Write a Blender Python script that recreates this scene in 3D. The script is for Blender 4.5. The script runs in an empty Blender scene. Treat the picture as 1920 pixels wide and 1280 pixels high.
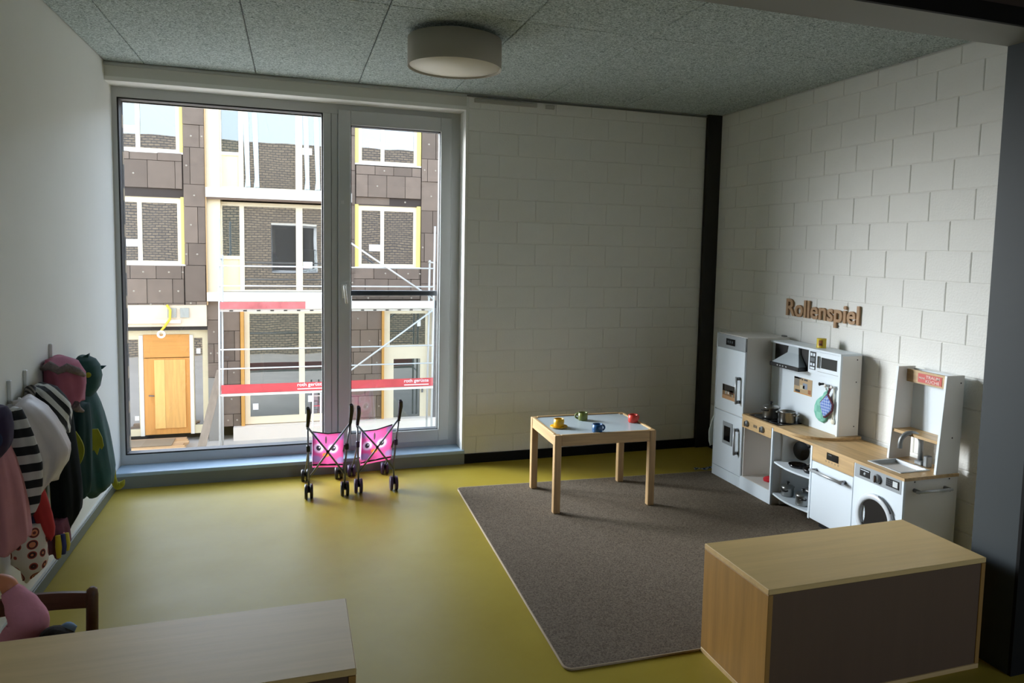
import bpy, bmesh, math, random
from mathutils import Vector, Matrix
random.seed(7)
sc = bpy.context.scene
COL = sc.collection

# ------------------------------------------------------------------ camera
CAM = (0.9813, -4.7117, 1.4319)
yaw, pitch, roll = 0.32808, -0.08389, 0.02251
F_PX = 1384.11
fw = Vector((math.sin(yaw) * math.cos(pitch), math.cos(yaw) * math.cos(pitch), math.sin(pitch)))
rt = Vector((math.cos(yaw), -math.sin(yaw), 0)); up = rt.cross(fw)
rt, up = math.cos(roll) * rt + math.sin(roll) * up, -math.sin(roll) * rt + math.cos(roll) * up
cd = bpy.data.cameras.new('camera'); cam = bpy.data.objects.new('camera', cd); COL.objects.link(cam)
m = Matrix.Identity(4)
for i in range(3):
    m[i][0] = rt[i]; m[i][1] = up[i]; m[i][2] = -fw[i]; m[i][3] = CAM[i]
cam.matrix_world = m
cd.sensor_fit = 'HORIZONTAL'; cd.sensor_width = 36.0
cd.lens = F_PX / 1920 * 36.0
cd.shift_x = -60.64 / 1920; cd.shift_y = -57.47 / 1920
cd.clip_start = 0.05; cd.clip_end = 200
sc.camera = cam

# ------------------------------------------------------------------ sky, light, exposure
w = bpy.data.worlds.new('overcast_sky'); sc.world = w; w.use_nodes = True
bg = w.node_tree.nodes['Background']
sky = w.node_tree.nodes.new('ShaderNodeTexSky'); sky.sky_type = 'NISHITA'; sky.sun_disc = False
sky.sun_elevation = math.radians(24); sky.sun_rotation = math.radians(-52.5)      # hazy sun, front left
sky.altitude = 400; sky.air_density = 1.0; sky.dust_density = 4.2; sky.ozone_density = 1.0
hs = w.node_tree.nodes.new('ShaderNodeHueSaturation'); hs.inputs['Saturation'].default_value = .35        # milky haze
tn = w.node_tree.nodes.new('ShaderNodeMix'); tn.data_type = 'RGBA'; tn.blend_type = 'MULTIPLY'; tn.inputs['Factor'].default_value = 1
tn.inputs[7].default_value = (.90, 1.0, 1.14, 1)
w.node_tree.links.new(sky.outputs['Color'], hs.inputs['Color']); w.node_tree.links.new(hs.outputs['Color'], tn.inputs[6])
w.node_tree.links.new(tn.outputs[2], bg.inputs['Color']); bg.inputs['Strength'].default_value = 0.35
for (loc, sx, sz, rx) in (((1.015, .47, 1.2), 2.02, 2.2, -math.pi / 2), ((4.75, -7.62, 1.5), 2.1, 1.7, math.pi / 2)):   # the main window and the added fill window
    pl = bpy.data.lights.new('window_daylight_portal', 'AREA'); pl.shape = 'RECTANGLE'; pl.size = sx; pl.size_y = sz
    pl.cycles.is_portal = True
    po = bpy.data.objects.new('window_daylight_portal', pl); COL.objects.link(po)
    po.location = loc; po.rotation_euler = (rx, 0, 0)
sc.view_settings.view_transform = 'Standard'; sc.view_settings.look = 'None'
sc.view_settings.gamma = 1.0; sc.view_settings.use_curve_mapping = False
sc.view_settings.exposure = 1.98
sc.cycles.diffuse_bounces = 6; sc.cycles.max_bounces = 12; sc.cycles.transparent_max_bounces = 16
sc.cycles.sample_clamp_indirect = 4.0
sc.cycles.caustics_reflective = False; sc.cycles.caustics_refractive = False

# ------------------------------------------------------------------ materials
def lin(r, g, b):
    f = lambda c: ((c / 255) / 12.92 if c / 255 <= .04045 else ((c / 255 + .055) / 1.055) ** 2.4)
    return (f(r), f(g), f(b), 1)
MATS = {}
def new_mat(name):
    mt = bpy.data.materials.new(name); mt.use_nodes = True
    nt = mt.node_tree; p = nt.nodes['Principled BSDF']; MATS[name] = mt
    return mt, nt, p
def nd(nt, t, **k):
    n = nt.nodes.new(t)
    for a, b in k.items():
        if a in n.inputs: n.inputs[a].default_value = b
        else: setattr(n, a, b)
    return n
def M(name, rgb, rough=.5, metal=0, spec=.5, var=0, vscale=6, bump=0, bscale=60, sheen=0, stretch=None, coat=0):
    if name in MATS: return MATS[name]
    mt, nt, p = new_mat(name)
    c = lin(*rgb)
    p.inputs['Base Color'].default_value = c; p.inputs['Roughness'].default_value = rough
    p.inputs['Metallic'].default_value = metal; p.inputs['Specular IOR Level'].default_value = spec
    p.inputs['Coat Weight'].default_value = coat
    if sheen: p.inputs['Sheen Weight'].default_value = sheen
    L = nt.links
    if var or bump:
        tc = nd(nt, 'ShaderNodeTexCoord'); src = tc.outputs['Object']
        if stretch:
            mp = nd(nt, 'ShaderNodeMapping'); mp.inputs['Scale'].default_value = stretch
            L.new(src, mp.inputs['Vector']); src = mp.outputs['Vector']
    if var:
        n = nd(nt, 'ShaderNodeTexNoise', Scale=vscale, Detail=5.0, Roughness=.6); L.new(src, n.inputs['Vector'])
        r = nd(nt, 'ShaderNodeValToRGB')
        r.color_ramp.elements[0].position = .3; r.color_ramp.elements[1].position = .7
        r.color_ramp.elements[0].color = tuple(x * (1 - var) for x in c[:3]) + (1,)
        r.color_ramp.elements[1].color = tuple(min(1, x * (1 + var)) for x in c[:3]) + (1,)
        L.new(n.outputs['Fac'], r.inputs['Fac']); L.new(r.outputs['Color'], p.inputs['Base Color'])
    if bump:
        n2 = nd(nt, 'ShaderNodeTexNoise', Scale=bscale, Detail=4.0); L.new(src, n2.inputs['Vector'])
        b = nd(nt, 'ShaderNodeBump', Strength=bump, Distance=.01); L.new(n2.outputs['Fac'], b.inputs['Height'])
        L.new(b.outputs['Normal'], p.inputs['Normal'])
    return mt
def wood(name, rgb, axis='y', var=.22, rough=.42, scale=9):
    s = {'x': (.6, 9, 9), 'y': (9, .6, 9), 'z': (9, 9, .6)}[axis]
    return M(name, rgb, rough=rough, var=var, vscale=scale * .5, stretch=s, bump=.04, bscale=scale)
def stripes(name, a, b, direction, scale, rough=.85, dist=0, thr=.5):
    mt, nt, p = new_mat(name); L = nt.links
    tc = nd(nt, 'ShaderNodeTexCoord'); wv = nd(nt, 'ShaderNodeTexWave', Scale=scale, Distortion=dist, Detail=1.0)
    wv.bands_direction = direction; L.new(tc.outputs['Object'], wv.inputs['Vector'])
    r = nd(nt, 'ShaderNodeValToRGB'); r.color_ramp.interpolation = 'CONSTANT'
    r.color_ramp.elements[0].color = lin(*a); r.color_ramp.elements[1].color = lin(*b); r.color_ramp.elements[1].position = thr
    L.new(wv.outputs['Fac'], r.inputs['Fac']); L.new(r.outputs['Color'], p.inputs['Base Color'])
    p.inputs['Roughness'].default_value = rough; return mt
def schlick(nt, base, gain):
    L = nt.links
    lw = nd(nt, 'ShaderNodeLayerWeight', Blend=.5)
    pw = nd(nt, 'ShaderNodeMath', operation='POWER'); pw.inputs[1].default_value = 5.0; L.new(lw.outputs['Facing'], pw.inputs[0])
    ma = nd(nt, 'ShaderNodeMath', operation='MULTIPLY_ADD'); ma.inputs[1].default_value = gain; ma.inputs[2].default_value = base
    L.new(pw.outputs[0], ma.inputs[0]); return ma.outputs[0]
def glass(name, tint=(.97, .98, .98), base=.045):
    mt, nt, p = new_mat(name); nt.nodes.remove(p); L = nt.links
    out = nt.nodes['Material Output']
    tr = nd(nt, 'ShaderNodeBsdfTransparent', Color=tint + (1,)); gl = nd(nt, 'ShaderNodeBsdfGlossy', Roughness=0.0)
    mx = nd(nt, 'ShaderNodeMixShader'); L.new(schlick(nt, base, .9), mx.inputs['Fac'])
    L.new(tr.outputs[0], mx.inputs[1]); L.new(gl.outputs[0], mx.inputs[2]); L.new(mx.outputs[0], out.inputs['Surface'])
    return mt
def dark_glass(name, rgb, base=.22, wobble=.0):
    mt, nt, p = new_mat(name); nt.nodes.remove(p); L = nt.links; out = nt.nodes['Material Output']
    d = nd(nt, 'ShaderNodeBsdfDiffuse', Color=lin(*rgb)); gl = nd(nt, 'ShaderNodeBsdfGlossy', Roughness=.01)
    mx = nd(nt, 'ShaderNodeMixShader'); L.new(schlick(nt, base, .75), mx.inputs['Fac'])
    L.new(d.outputs[0], mx.inputs[1]); L.new(gl.outputs[0], mx.inputs[2]); L.new(mx.outputs[0], out.inputs['Surface'])
    if wobble:
        tc = nd(nt, 'ShaderNodeTexCoord'); n = nd(nt, 'ShaderNodeTexNoise', Scale=.9, Detail=1.0); L.new(tc.outputs['Object'], n.inputs['Vector'])
        b = nd(nt, 'ShaderNodeBump', Strength=wobble, Distance=.02); L.new(n.outputs['Fac'], b.inputs['Height']); L.new(b.outputs['Normal'], gl.inputs['Normal'])
    return mt

white_block = M('white_block_paint', (236, 236, 232), .62, var=.03, vscale=3, bump=.25, bscale=90)
white_plaster = M('white_plaster', (226, 226, 219), .6, var=.02, vscale=2, bump=.05, bscale=200)
white_reveal = M('white_reveal_paint', (236, 236, 231), .55)
grey_lintel = M('grey_lintel_paint', (214, 213, 205), .6, var=.03, vscale=4)
frame_paint = M('window_frame_paint', (190, 193, 194), .4)
sill_sky_tint = M('sill_sky_tint', (160, 184, 206), .25)  # blue grey paint, with the sky's reflected blue put into the colour
sill_face = M('sill_face_paint', (120, 128, 130), .5)
rubber = M('black_gasket', (22, 22, 24), .5)
black_base = M('black_baseboard', (16, 16, 16), .6, spec=.2)
grey_base = M('grey_green_baseboard', (92, 96, 80), .5)
steel_black = M('black_steel_column', (34, 33, 30), .55, var=.12, vscale=5)
jamb_paint = M('blue_grey_jamb_paint', (46, 55, 60), .55, var=.03, vscale=3)
beam_paint = M('grey_beam_paint', (150, 152, 150), .6, var=.03, vscale=2)
dark_plaster = M('back_room_plaster', (214, 210, 202), .7)
chrome = M('chrome', (190, 192, 195), .12, metal=1)
steel = M('brushed_steel', (165, 165, 162), .3, metal=1)
silver = M('silver_plastic', (150, 155, 160), .35, metal=.5)
grey_tube = M('grey_metal_tube', (128, 130, 134), .35, metal=.8)
black = M('black_plastic', (18, 18, 20), .35)
black_gloss = M('black_gloss', (12, 12, 14), .12)
kit_white = M('kitchen_white_lacquer', (222, 232, 240), .38)
kit_side = M('kitchen_side_lacquer', (224, 222, 218), .5)
kit_grey = M('kitchen_grey_print', (150, 156, 160), .45)
beech_y = wood('light_beech_along', (190, 158, 112), 'y')
beech_z = wood('light_beech_upright', (186, 152, 108), 'z')
beech_x = wood('light_beech_across', (188, 155, 110), 'x')
birch_top = wood('birch_top_veneer', (222, 190, 130), 'x', var=.06, rough=.42, scale=7)
birch_top.node_tree.nodes['Principled BSDF'].inputs['Specular IOR Level'].default_value = .35
birch_side = wood('birch_side_veneer', (166, 124, 64), 'z', var=.18, rough=.45, scale=6)
birch_back = wood('shaded_back_board', (100, 76, 56), 'z', var=.04, rough=.6, scale=6)  # shade on the camera side is put into this darker brown
birch_edge = wood('pale_ply_edge', (212, 178, 124), 'x', var=.1)
dark_wood = wood('dark_stained_wood', (96, 66, 44), 'x', var=.2, rough=.5)
def ceiling_mat():
    mt, nt, p = new_mat('wood_wool_panel'); L = nt.links
    tc = nd(nt, 'ShaderNodeTexCoord')
    n = nd(nt, 'ShaderNodeTexNoise', Scale=46.0, Detail=3.0, Roughness=.65, Distortion=2.6); L.new(tc.outputs['Object'], n.inputs['Vector'])
    n3 = nd(nt, 'ShaderNodeTexNoise', Scale=140.0, Detail=2.0, Distortion=1.0); L.new(tc.outputs['Object'], n3.inputs['Vector'])
    ad = nd(nt, 'ShaderNodeMath', operation='ADD'); L.new(n.outputs['Fac'], ad.inputs[0]); L.new(n3.outputs['Fac'], ad.inputs[1])
    hf = nd(nt, 'ShaderNodeMath', operation='MULTIPLY'); hf.inputs[1].default_value = .5; L.new(ad.outputs[0], hf.inputs[0])
    r = nd(nt, 'ShaderNodeValToRGB'); e = r.color_ramp.elements
    e[0].position = .36; e[0].color = lin(96, 108, 108); e[1].position = .60; e[1].color = lin(214, 226, 224)
    L.new(hf.outputs[0], r.inputs['Fac']); L.new(r.outputs['Color'], p.inputs['Base Color'])
    b = nd(nt, 'ShaderNodeBump', Strength=.9, Distance=.006); L.new(hf.outputs[0], b.inputs['Height']); L.new(b.outputs['Normal'], p.inputs['Normal'])
    p.inputs['Roughness'].default_value = .9; p.inputs['Specular IOR Level'].default_value = .15
    return mt
wool = ceiling_mat()
def lino_mat():
    mt, nt, p = new_mat('olive_linoleum'); L = nt.links
    tc = nd(nt, 'ShaderNodeTexCoord')
    n = nd(nt, 'ShaderNodeTexNoise', Scale=2.2, Detail=6.0, Roughness=.7); L.new(tc.outputs['Object'], n.inputs['Vector'])
    r = nd(nt, 'ShaderNodeValToRGB'); e = r.color_ramp.elements
    e[0].position = .3; e[0].color = lin(163, 143, 50); e[1].position = .7; e[1].color = lin(171, 152, 60)
    L.new(n.outputs['Fac'], r.inputs['Fac']); L.new(r.outputs['Color'], p.inputs['Base Color'])
    n2 = nd(nt, 'ShaderNodeTexNoise', Scale=5.0, Detail=3.0); L.new(tc.outputs['Object'], n2.inputs['Vector'])
    mr = nd(nt, 'ShaderNodeMapRange'); mr.inputs['To Min'].default_value = .36; mr.inputs['To Max'].default_value = .46; p.inputs['Specular IOR Level'].default_value = .16
    L.new(n2.outputs['Fac'], mr.inputs['Value']); L.new(mr.outputs[0], p.inputs['Roughness'])
    n4 = nd(nt, 'ShaderNodeTexNoise', Scale=300.0, Detail=2.0); L.new(tc.outputs['Object'], n4.inputs['Vector'])
    b = nd(nt, 'ShaderNodeBump', Strength=.03, Distance=.002); L.new(n4.outputs['Fac'], b.inputs['Height']); L.new(b.outputs['Normal'], p.inputs['Normal'])
    return mt
lino = lino_mat()
def rug_mat():
    mt, nt, p = new_mat('grey_brown_loop_rug'); L = nt.links
    tc = nd(nt, 'ShaderNodeTexCoord')
    n = nd(nt, 'ShaderNodeTexNoise', Scale=170.0, Detail=3.0, Roughness=.8); L.new(tc.outputs['Object'], n.inputs['Vector'])
    r = nd(nt, 'ShaderNodeValToRGB'); e = r.color_ramp.elements
    e[0].position = .35; e[0].color = lin(82, 72, 60); e[1].position = .65; e[1].color = lin(140, 127, 112)
    L.new(n.outputs['Fac'], r.inputs['Fac']); L.new(r.outputs['Color'], p.inputs['Base Color'])
    b = nd(nt, 'ShaderNodeBump', Strength=.8, Distance=.006); L.new(n.outputs['Fac'], b.inputs['Height']); L.new(b.outputs['Normal'], p.inputs['Normal'])
    p.inputs['Roughness'].default_value = .95; p.inputs['Specular IOR Level'].default_value = .1; return mt
rug_m = rug_mat()
def brick_mat():
    mt, nt, p = new_mat('buff_brick_facing'); L = nt.links
    tc = nd(nt, 'ShaderNodeTexCoord'); mp = nd(nt, 'ShaderNodeMapping'); mp.inputs['Rotation'].default_value = (math.pi / 2, 0, 0)
    L.new(tc.outputs['Object'], mp.inputs['Vector'])
    bk = nd(nt, 'ShaderNodeTexBrick', Scale=2.0); bk.inputs['Color1'].default_value = lin(150, 132, 106); bk.inputs['Color2'].default_value = lin(126, 110, 88)
    bk.inputs['Mortar'].default_value = lin(60, 54, 48); bk.inputs['Mortar Size'].default_value = .035
    bk.inputs['Brick Width'].default_value = .5; bk.inputs['Row Height'].default_value = .22
    L.new(mp.outputs['Vector'], bk.inputs['Vector']); L.new(bk.outputs['Color'], p.inputs['Base Color']); p.inputs['Roughness'].default_value = .8; return mt
brick_m = brick_mat()
clear_pane = glass('clear_window_glass')
guard_pane = glass('guard_rail_glass', (.95, .97, .97), .04)

# ------------------------------------------------------------------ helpers
def BM(): return bmesh.new()
def box(bm, x0, x1, y0, y1, z0, z1, bev=0, seg=1):
    x0, x1 = sorted((x0, x1)); y0, y1 = sorted((y0, y1)); z0, z1 = sorted((z0, z1))
    v = [bm.verts.new(p) for p in ((x0, y0, z0), (x1, y0, z0), (x1, y1, z0), (x0, y1, z0), (x0, y0, z1), (x1, y0, z1), (x1, y1, z1), (x0, y1, z1))]
    fs = [bm.faces.new([v[i] for i in q]) for q in ((0, 3, 2, 1), (4, 5, 6, 7), (0, 1, 5, 4), (1, 2, 6, 5), (2, 3, 7, 6), (3, 0, 4, 7))]
    if bev:
        es = list({e for f in fs for e in f.edges})
        bmesh.ops.bevel(bm, geom=es, offset=bev, segments=seg, affect='EDGES', profile=.5)
    return bm
def bx(*a, **k): return box(BM(), *a, **k)
def tube(bm, pts, r, seg=10, cap=True):
    """swept round tube along pts; r a number or a list"""
    pts = [Vector(p) for p in pts]; n = len(pts); rs = r if isinstance(r, (list, tuple)) else [r] * n
    prev = None; rings = []
    for i, p in enumerate(pts):
        t = (pts[min(i + 1, n - 1)] - pts[max(i - 1, 0)]).normalized()
        if prev is None:
            a = Vector((0, 0, 1)) if abs(t.z) < .9 else Vector((1, 0, 0)); nx = t.cross(a).normalized()
        else:
            nx = prev - t * prev.dot(t); nx = nx.normalized() if nx.length > 1e-6 else t.orthogonal().normalized()
        prev = nx; ny = t.cross(nx)
        rings.append([bm.verts.new(p + (nx * math.cos(2 * math.pi * k / seg) + ny * math.sin(2 * math.pi * k / seg)) * rs[i]) for k in range(seg)])
    for a, b in zip(rings, rings[1:]):
        for k in range(seg): bm.faces.new((a[k], a[(k + 1) % seg], b[(k + 1) % seg], b[k])).smooth = True
    if cap: bm.faces.new(rings[0][::-1]); bm.faces.new(rings[-1])
    return bm
def smooth_path(pts, rs, n=5):
    P = [Vector(p) for p in pts]; out, ro = [], []
    for i in range(len(P) - 1):
        p0, p1, p2, p3 = P[max(i - 1, 0)], P[i], P[i + 1], P[min(i + 2, len(P) - 1)]
        for k in range(n):
            t = k / n; out.append(.5 * ((2 * p1) + (p2 - p0) * t + (2 * p0 - 5 * p1 + 4 * p2 - p3) * t * t + (3 * p1 - p0 - 3 * p2 + p3) * t ** 3))
            e = t * t * (3 - 2 * t); ro.append(rs[i] * (1 - e) + rs[i + 1] * e)
    return out + [P[-1]], ro + [rs[-1]]
def stube(bm, pts, rs, seg=16):
    p, r = smooth_path(pts, rs); return tube(bm, p, r, seg)
def tb(pts, r, seg=10): return tube(BM(), pts, r, seg)
def lathe(bm, prof, c=(0, 0, 0), axis='z', seg=32, close=False):
    """prof: (radius, height) list turned about the axis through c"""
    c = Vector(c); rings = []
    def pos(r, h, a):
        u, v = r * math.cos(a), r * math.sin(a)
        return c + Vector({'z': (u, v, h), 'x': (h, u, v), 'y': (u, h, v)}[axis])
    for r, h in prof:
        if r < 1e-6: rings.append([bm.verts.new(pos(0, h, 0))])
        else: rings.append([bm.verts.new(pos(r, h, 2 * math.pi * k / seg)) for k in range(seg)])
    prs = list(zip(rings, rings[1:])) + ([(rings[-1], rings[0])] if close else [])
    for a, b in prs:
        for k in range(seg):
            q = [a[k % len(a)], a[(k + 1) % len(a)], b[(k + 1) % len(b)], b[k % len(b)]]
            q = list(dict.fromkeys(q))
            if len(q) > 2:
                try: bm.faces.new(q).smooth = True
                except ValueError: pass
    bmesh.ops.recalc_face_normals(bm, faces=bm.faces); return bm
def lt(prof, c=(0, 0, 0), axis='z', seg=32): return lathe(BM(), prof, c, axis, seg)
def prism(bm, poly, off):
    """flat polygon (3D points) given thickness by the vector off"""
    off = Vector(off); a = [bm.verts.new(Vector(p)) for p in poly]; b = [bm.verts.new(Vector(p) + off) for p in poly]; n = len(a)
    bm.faces.new(a); bm.faces.new(b[::-1])
    for i in range(n): bm.faces.new((a[i], b[i], b[(i + 1) % n], a[(i + 1) % n]))
    bmesh.ops.recalc_face_normals(bm, faces=bm.faces); return bm
def pr(poly, off): return prism(BM(), poly, off)
def loft(rows, seg=44, folds=7, amp=.1, ph=0.0, wall=None, drift=2.0):
    """hanging cloth: rows of (z, xc, yc, rx, ry) with fold ripples"""
    bm = BM(); rings = []; n0 = len(rows); N = 26; R = []
    for i in range(N):
        t = i / (N - 1) * (n0 - 1); k = min(int(t), n0 - 2); f = t - k
        R.append([rows[k][j] * (1 - f) + rows[k + 1][j] * f for j in range(5)])
    for i, (z, xc, yc, rx, ry) in enumerate(R):
        ring = []; q = i / (N - 1)
        for k in range(seg):
            a = 2 * math.pi * k / seg
            s = 1 + amp * min(1, .25 + 1.6 * q) * (math.cos(folds * a + ph + drift * q) * .7 + math.cos((folds * 2 + 1) * a - ph * 2 - drift * 1.7 * q) * .3)
            x = xc + rx * s * math.cos(a); y = yc + ry * s * math.sin(a)
            zz = z + amp * .10 * math.cos(3 * a + ph) * (1 if i in (N - 1,) else .3)
            if wall is not None: x = max(x, wall)
            ring.append(bm.verts.new((x, y, zz)))
        rings.append(ring)
    for a, b in zip(rings, rings[1:]):
        for k in range(seg): bm.faces.new((a[k], b[k], b[(k + 1) % seg], a[(k + 1) % seg])).smooth = True
    for rg, rev in ((rings[0], 1), (rings[-1], 0)):
        cv = bm.verts.new(sum((v.co for v in rg), Vector()) / seg)
        for k in range(seg):
            q = (rg[k], rg[(k + 1) % seg], cv); bm.faces.new(q if rev else q[::-1]).smooth = True
    bmesh.ops.recalc_face_normals(bm, faces=bm.faces)
    return bm
def mesh_of(name, bm, mat):
    me = bpy.data.meshes.new(name); bm.to_mesh(me); bm.free()
    if mat: me.materials.append(mat)
    return me
def tag(o, label=None, cat=None, group=None, kind=None):
    for k, v in (('label', label), ('category', cat), ('group', group), ('kind', kind)):
        if v: o[k] = v
    return o
def root_of(o):
    while o.parent: o = o.parent
    return o
def part(name, bm, mat, parent=None, label=None, kind=None):
    me = bm if isinstance(bm, bpy.types.Mesh) else mesh_of(name, bm, mat)
    o = bpy.data.objects.new(name, me); COL.objects.link(o)
    if parent:
        o.parent = parent
        o.matrix_parent_inverse = BASE[parent.name]
    BASE[o.name] = Matrix.Identity(4) if not parent else Matrix.Identity(4)
    return tag(o, label, None, None, kind)
BASE = {}
def thing(name, loc, label, cat, group=None):
    o = bpy.data.objects.new(name, None); COL.objects.link(o); o.location = loc; o.empty_display_size = .05
    BASE[o.name] = Matrix.Translation(-Vector(loc))
    return tag(o, label, cat, group)
def solo(name, bm, mat, label, cat, group=None):
    return tag(part(name, bm, mat), label, cat, group)
def struct(name, bm, mat, label=None):
    return tag(part(name, bm, mat), label, None, None, 'structure')
def text_mesh(s, offset=0.0, extrude=.5):
    cu = bpy.data.curves.new('t', 'FONT'); cu.body = s; cu.size = 1; cu.extrude = extrude; cu.offset = offset; cu.resolution_u = 6
    ob = bpy.data.objects.new('t', cu); COL.objects.link(ob)
    dg = bpy.context.evaluated_depsgraph_get(); dg.update()
    me = bpy.data.meshes.new_from_object(ob.evaluated_get(dg)); bpy.data.objects.remove(ob); bpy.data.curves.remove(cu); return me
def bb(me):
    xs = [v.co.x for v in me.vertices]; ys = [v.co.y for v in me.vertices]; return min(xs), max(xs), min(ys), max(ys)
def put_text(name, s, parent, mat, origin, right, upv, width, height, depth, offset=0.0, ref=None):
    """lettering whose ink box starts at origin and is width x height"""
    me = text_mesh(s, offset); x0, x1, y0, y1 = ref or bb(me)
    r, u = Vector(right), Vector(upv); n = r.cross(u); o0 = Vector(origin)
    for v in me.vertices:
        v.co = o0 + r * ((v.co.x - x0) / (x1 - x0) * width) + u * ((v.co.y - y0) / (y1 - y0) * height) + n * ((v.co.z + .5) * depth)
    me.materials.clear(); me.materials.append(mat); me.name = name
    return part(name, me, mat, parent)

W, H = 3.886, 2.405
YB = -2.75         # far side of the wide opening
# ================================================================== ROOM SHELL
struct('floor', bx(0, 6, -7.5, 0.0, -.2, 0), lino, 'olive green linoleum floor')
struct('wall_left', bx(-.15, 0, -7.5, .42, -.2, 2.7), white_plaster, 'smooth white plastered wall')
# back wall: core with the window opening, block facing as parts
X0, X1, Z0, Z1 = 0.0, 2.03, .092, 2.305
bm = BM()
box(bm, X1, 4.1, .004, .40, -.2, 2.7); box(bm, 0, X1, .004, .40, Z1, 2.7); box(bm, 0, X1, .004, .40, -.2, Z0 - .004)
wb = struct('wall_back', bm, white_block, 'white painted block wall with the window')
part('lintel_face', bx(0, X1, -.002, .004, Z1 + .001, H), grey_lintel, wb, 'smooth painted lintel above the window')
part('reveal', bx(X1 - .003, X1 + .012, -.003, .16, Z0, Z1 + .02), white_reveal, wb)
part('reveal', bx(0, X1, -.003, .16, Z1 - .003, Z1 + .02), white_reveal, wb)
wr = struct('wall_right', bx(W + .004, 4.1, YB - .02, 0.0, -.2, 2.7), white_block, 'white painted block wall behind the play kitchen')
CZ, LB, ZT = .1426, .2558, 2.174
BLOCKS = {}
def block_mesh(l, h):
    key = (round(l, 4), round(h, 4))
    if key not in BLOCKS:
        bm = BM(); c = .004; d = .0024
        o = [(0, 0), (l, 0), (l, h), (0, h)]; i = [(c, c), (l - c, c), (l - c, h - c), (c, h - c)]
        vo = [bm.verts.new((a, d, b)) for a, b in o]; vi = [bm.verts.new((a, 0, b)) for a, b in i]
        vb = [bm.verts.new((a, .03, b)) for a, b in o]
        bm.faces.new(vi); bm.faces.new(vb[::-1])
        for k in range(4):
            bm.faces.new((vo[k], vo[(k + 1) % 4], vi[(k + 1) % 4], vi[k])); bm.faces.new((vb[k], vb[(k + 1) % 4], vo[(k + 1) % 4], vo[k]))
        bmesh.ops.recalc_face_normals(bm, faces=bm.faces)
        BLOCKS[key] = mesh_of('block', bm, white_block)
    return BLOCKS[key]
def lay(parent, s0, s1, zlo, zhi, joint0, to_world):
    g = .0015
    for k in range(-3, 18):
        za, zb = ZT - CZ * k, ZT - CZ * k + CZ
        za, zb = max(za, zlo), min(zb, zhi)
        if zb - za < .02: continue
        off = joint0 + (LB / 2 if k % 2 else 0); n = math.floor((s0 - off) / LB)
        a = off + n * LB
        while a < s1:
            p, q = max(a, s0), min(a + LB, s1)
            if q - p > .015:
                o = bpy.data.objects.new('block', block_mesh(round(q - p - 2 * g, 3), round(zb - za - 2 * g, 3))); COL.objects.link(o)
                o.parent = parent; o.matrix_world = to_world(p + g, za + g, random.uniform(-.0008, .0003), random.uniform(-.001, .001))
            a += LB
lay(wb, X1 + .012, 3.775, .06, H, 2.252, lambda s, z, d, r: Matrix.Translation((s, d, z)) @ Matrix.Rotation(r, 4, 'Z'))
def right_w(s, z, d, r): return Matrix.Translation((W + d, -s, z)) @ Matrix.Rotation(-math.pi / 2 + r, 4, 'Z')
lay(wr, .0, -YB, .06, H, 1.648, right_w)
# outer brick facing of our own building (mirrored in the panes across the yard)
bm = BM(); box(bm, -11, 0.0, .40, .46, -3.8, 6.0); box(bm, X1, 13, .40, .46, -3.8, 6.0); box(bm, 0, X1, .40, .46, 2.262, 6.0); box(bm, 0, X1, .40, .46, -3.8, .05)
struct('wall_outside', bm, brick_m, 'buff brick outer face of the building')
struct('trim_1', bx(0, X1, .25, .47, 2.262, Z1 + .05), M('outer_lintel_white', (222, 218, 206), .6), 'pale outer lintel over the window')
struct('trim_2', bx(0, X1, .24, .5, .04, .088), M('outer_sill_metal', (170, 176, 180), .4), 'outer metal sill')
# ceiling
ce = struct('ceiling', bx(0, 4.1, YB, .01, H + .012, H + .2), rubber, 'wood wool acoustic panel ceiling')
xs = [0.002, .2, .78, 1.36, 1.94, 2.52, 3.10, 3.68, W - .002]; ysj = [-.004, -1.572, YB + .0]
for a, b in zip(xs, xs[1:]):
    for c, d in zip(ysj, ysj[1:]):
        part('ceiling_panel', bx(a + .002, b - .002, d + .002, c - .002, H, H + .011, bev=.003), wool, ce)
# opening to the room the picture is taken from
JX, JY, JZ = 3.31, -2.925, 2.16
struct('trim_3', bx(0, JX, JY, YB, JZ, 2.7), beam_paint, 'grey lintel lining of the wide opening')
struct('trim_4', bx(JX, W + .1, JY, YB, -.2, 2.7), jamb_paint, 'blue grey painted jamb of the wide opening')
bm = BM(); box(bm, 0, JX + .07, JY - .012, JY, JZ, JZ + .055); box(bm, JX, JX + .07, JY - .012, JY, 0, JZ)
struct('trim_10', bm, M('black_frame', (14, 14, 15), .6, spec=.2), 'black frame edge around the wide opening')
struct('wall_header', bx(0, 6.0, JY - .008, JY, JZ + .055, 2.7), M('brown_header', (74, 62, 58), .8), 'brown wall strip above the wide opening')
struct('wall_front', bx(JX + .07, 6.0, JY - .008, JY, -.2, JZ + .055), dark_plaster, 'pale wall beside the wide opening')
struct('baseboard_front', bx(JX + .07, 6.0, JY - .02, JY - .008, 0, .07), black_base, 'black skirting beside the wide opening')
bm = BM(); box(bm, -.15, 3.7, -7.6, -7.5, -.2, 2.7); box(bm, 5.8, 6.1, -7.6, -7.5, -.2, 2.7); box(bm, 3.7, 5.8, -7.6, -7.5, -.2, .65); box(bm, 3.7, 5.8, -7.6, -7.5, 2.35, 2.7)
struct('wall_near', bm, dark_plaster, 'far wall of the adjoining room')
bm = BM()
for a, b, c, d in ((3.7, 3.77, .65, 2.35), (5.73, 5.8, .65, 2.35), (4.72, 4.79, .65, 2.35), (3.7, 5.8, .65, .72), (3.7, 5.8, 2.28, 2.35)): box(bm, a, b, -7.58, -7.52, c, d)
w2 = struct('window_fill', bm, frame_paint, 'unseen two light window added to the adjoining room for fill light')  # out of view, added to bring fill light from behind the camera
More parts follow.
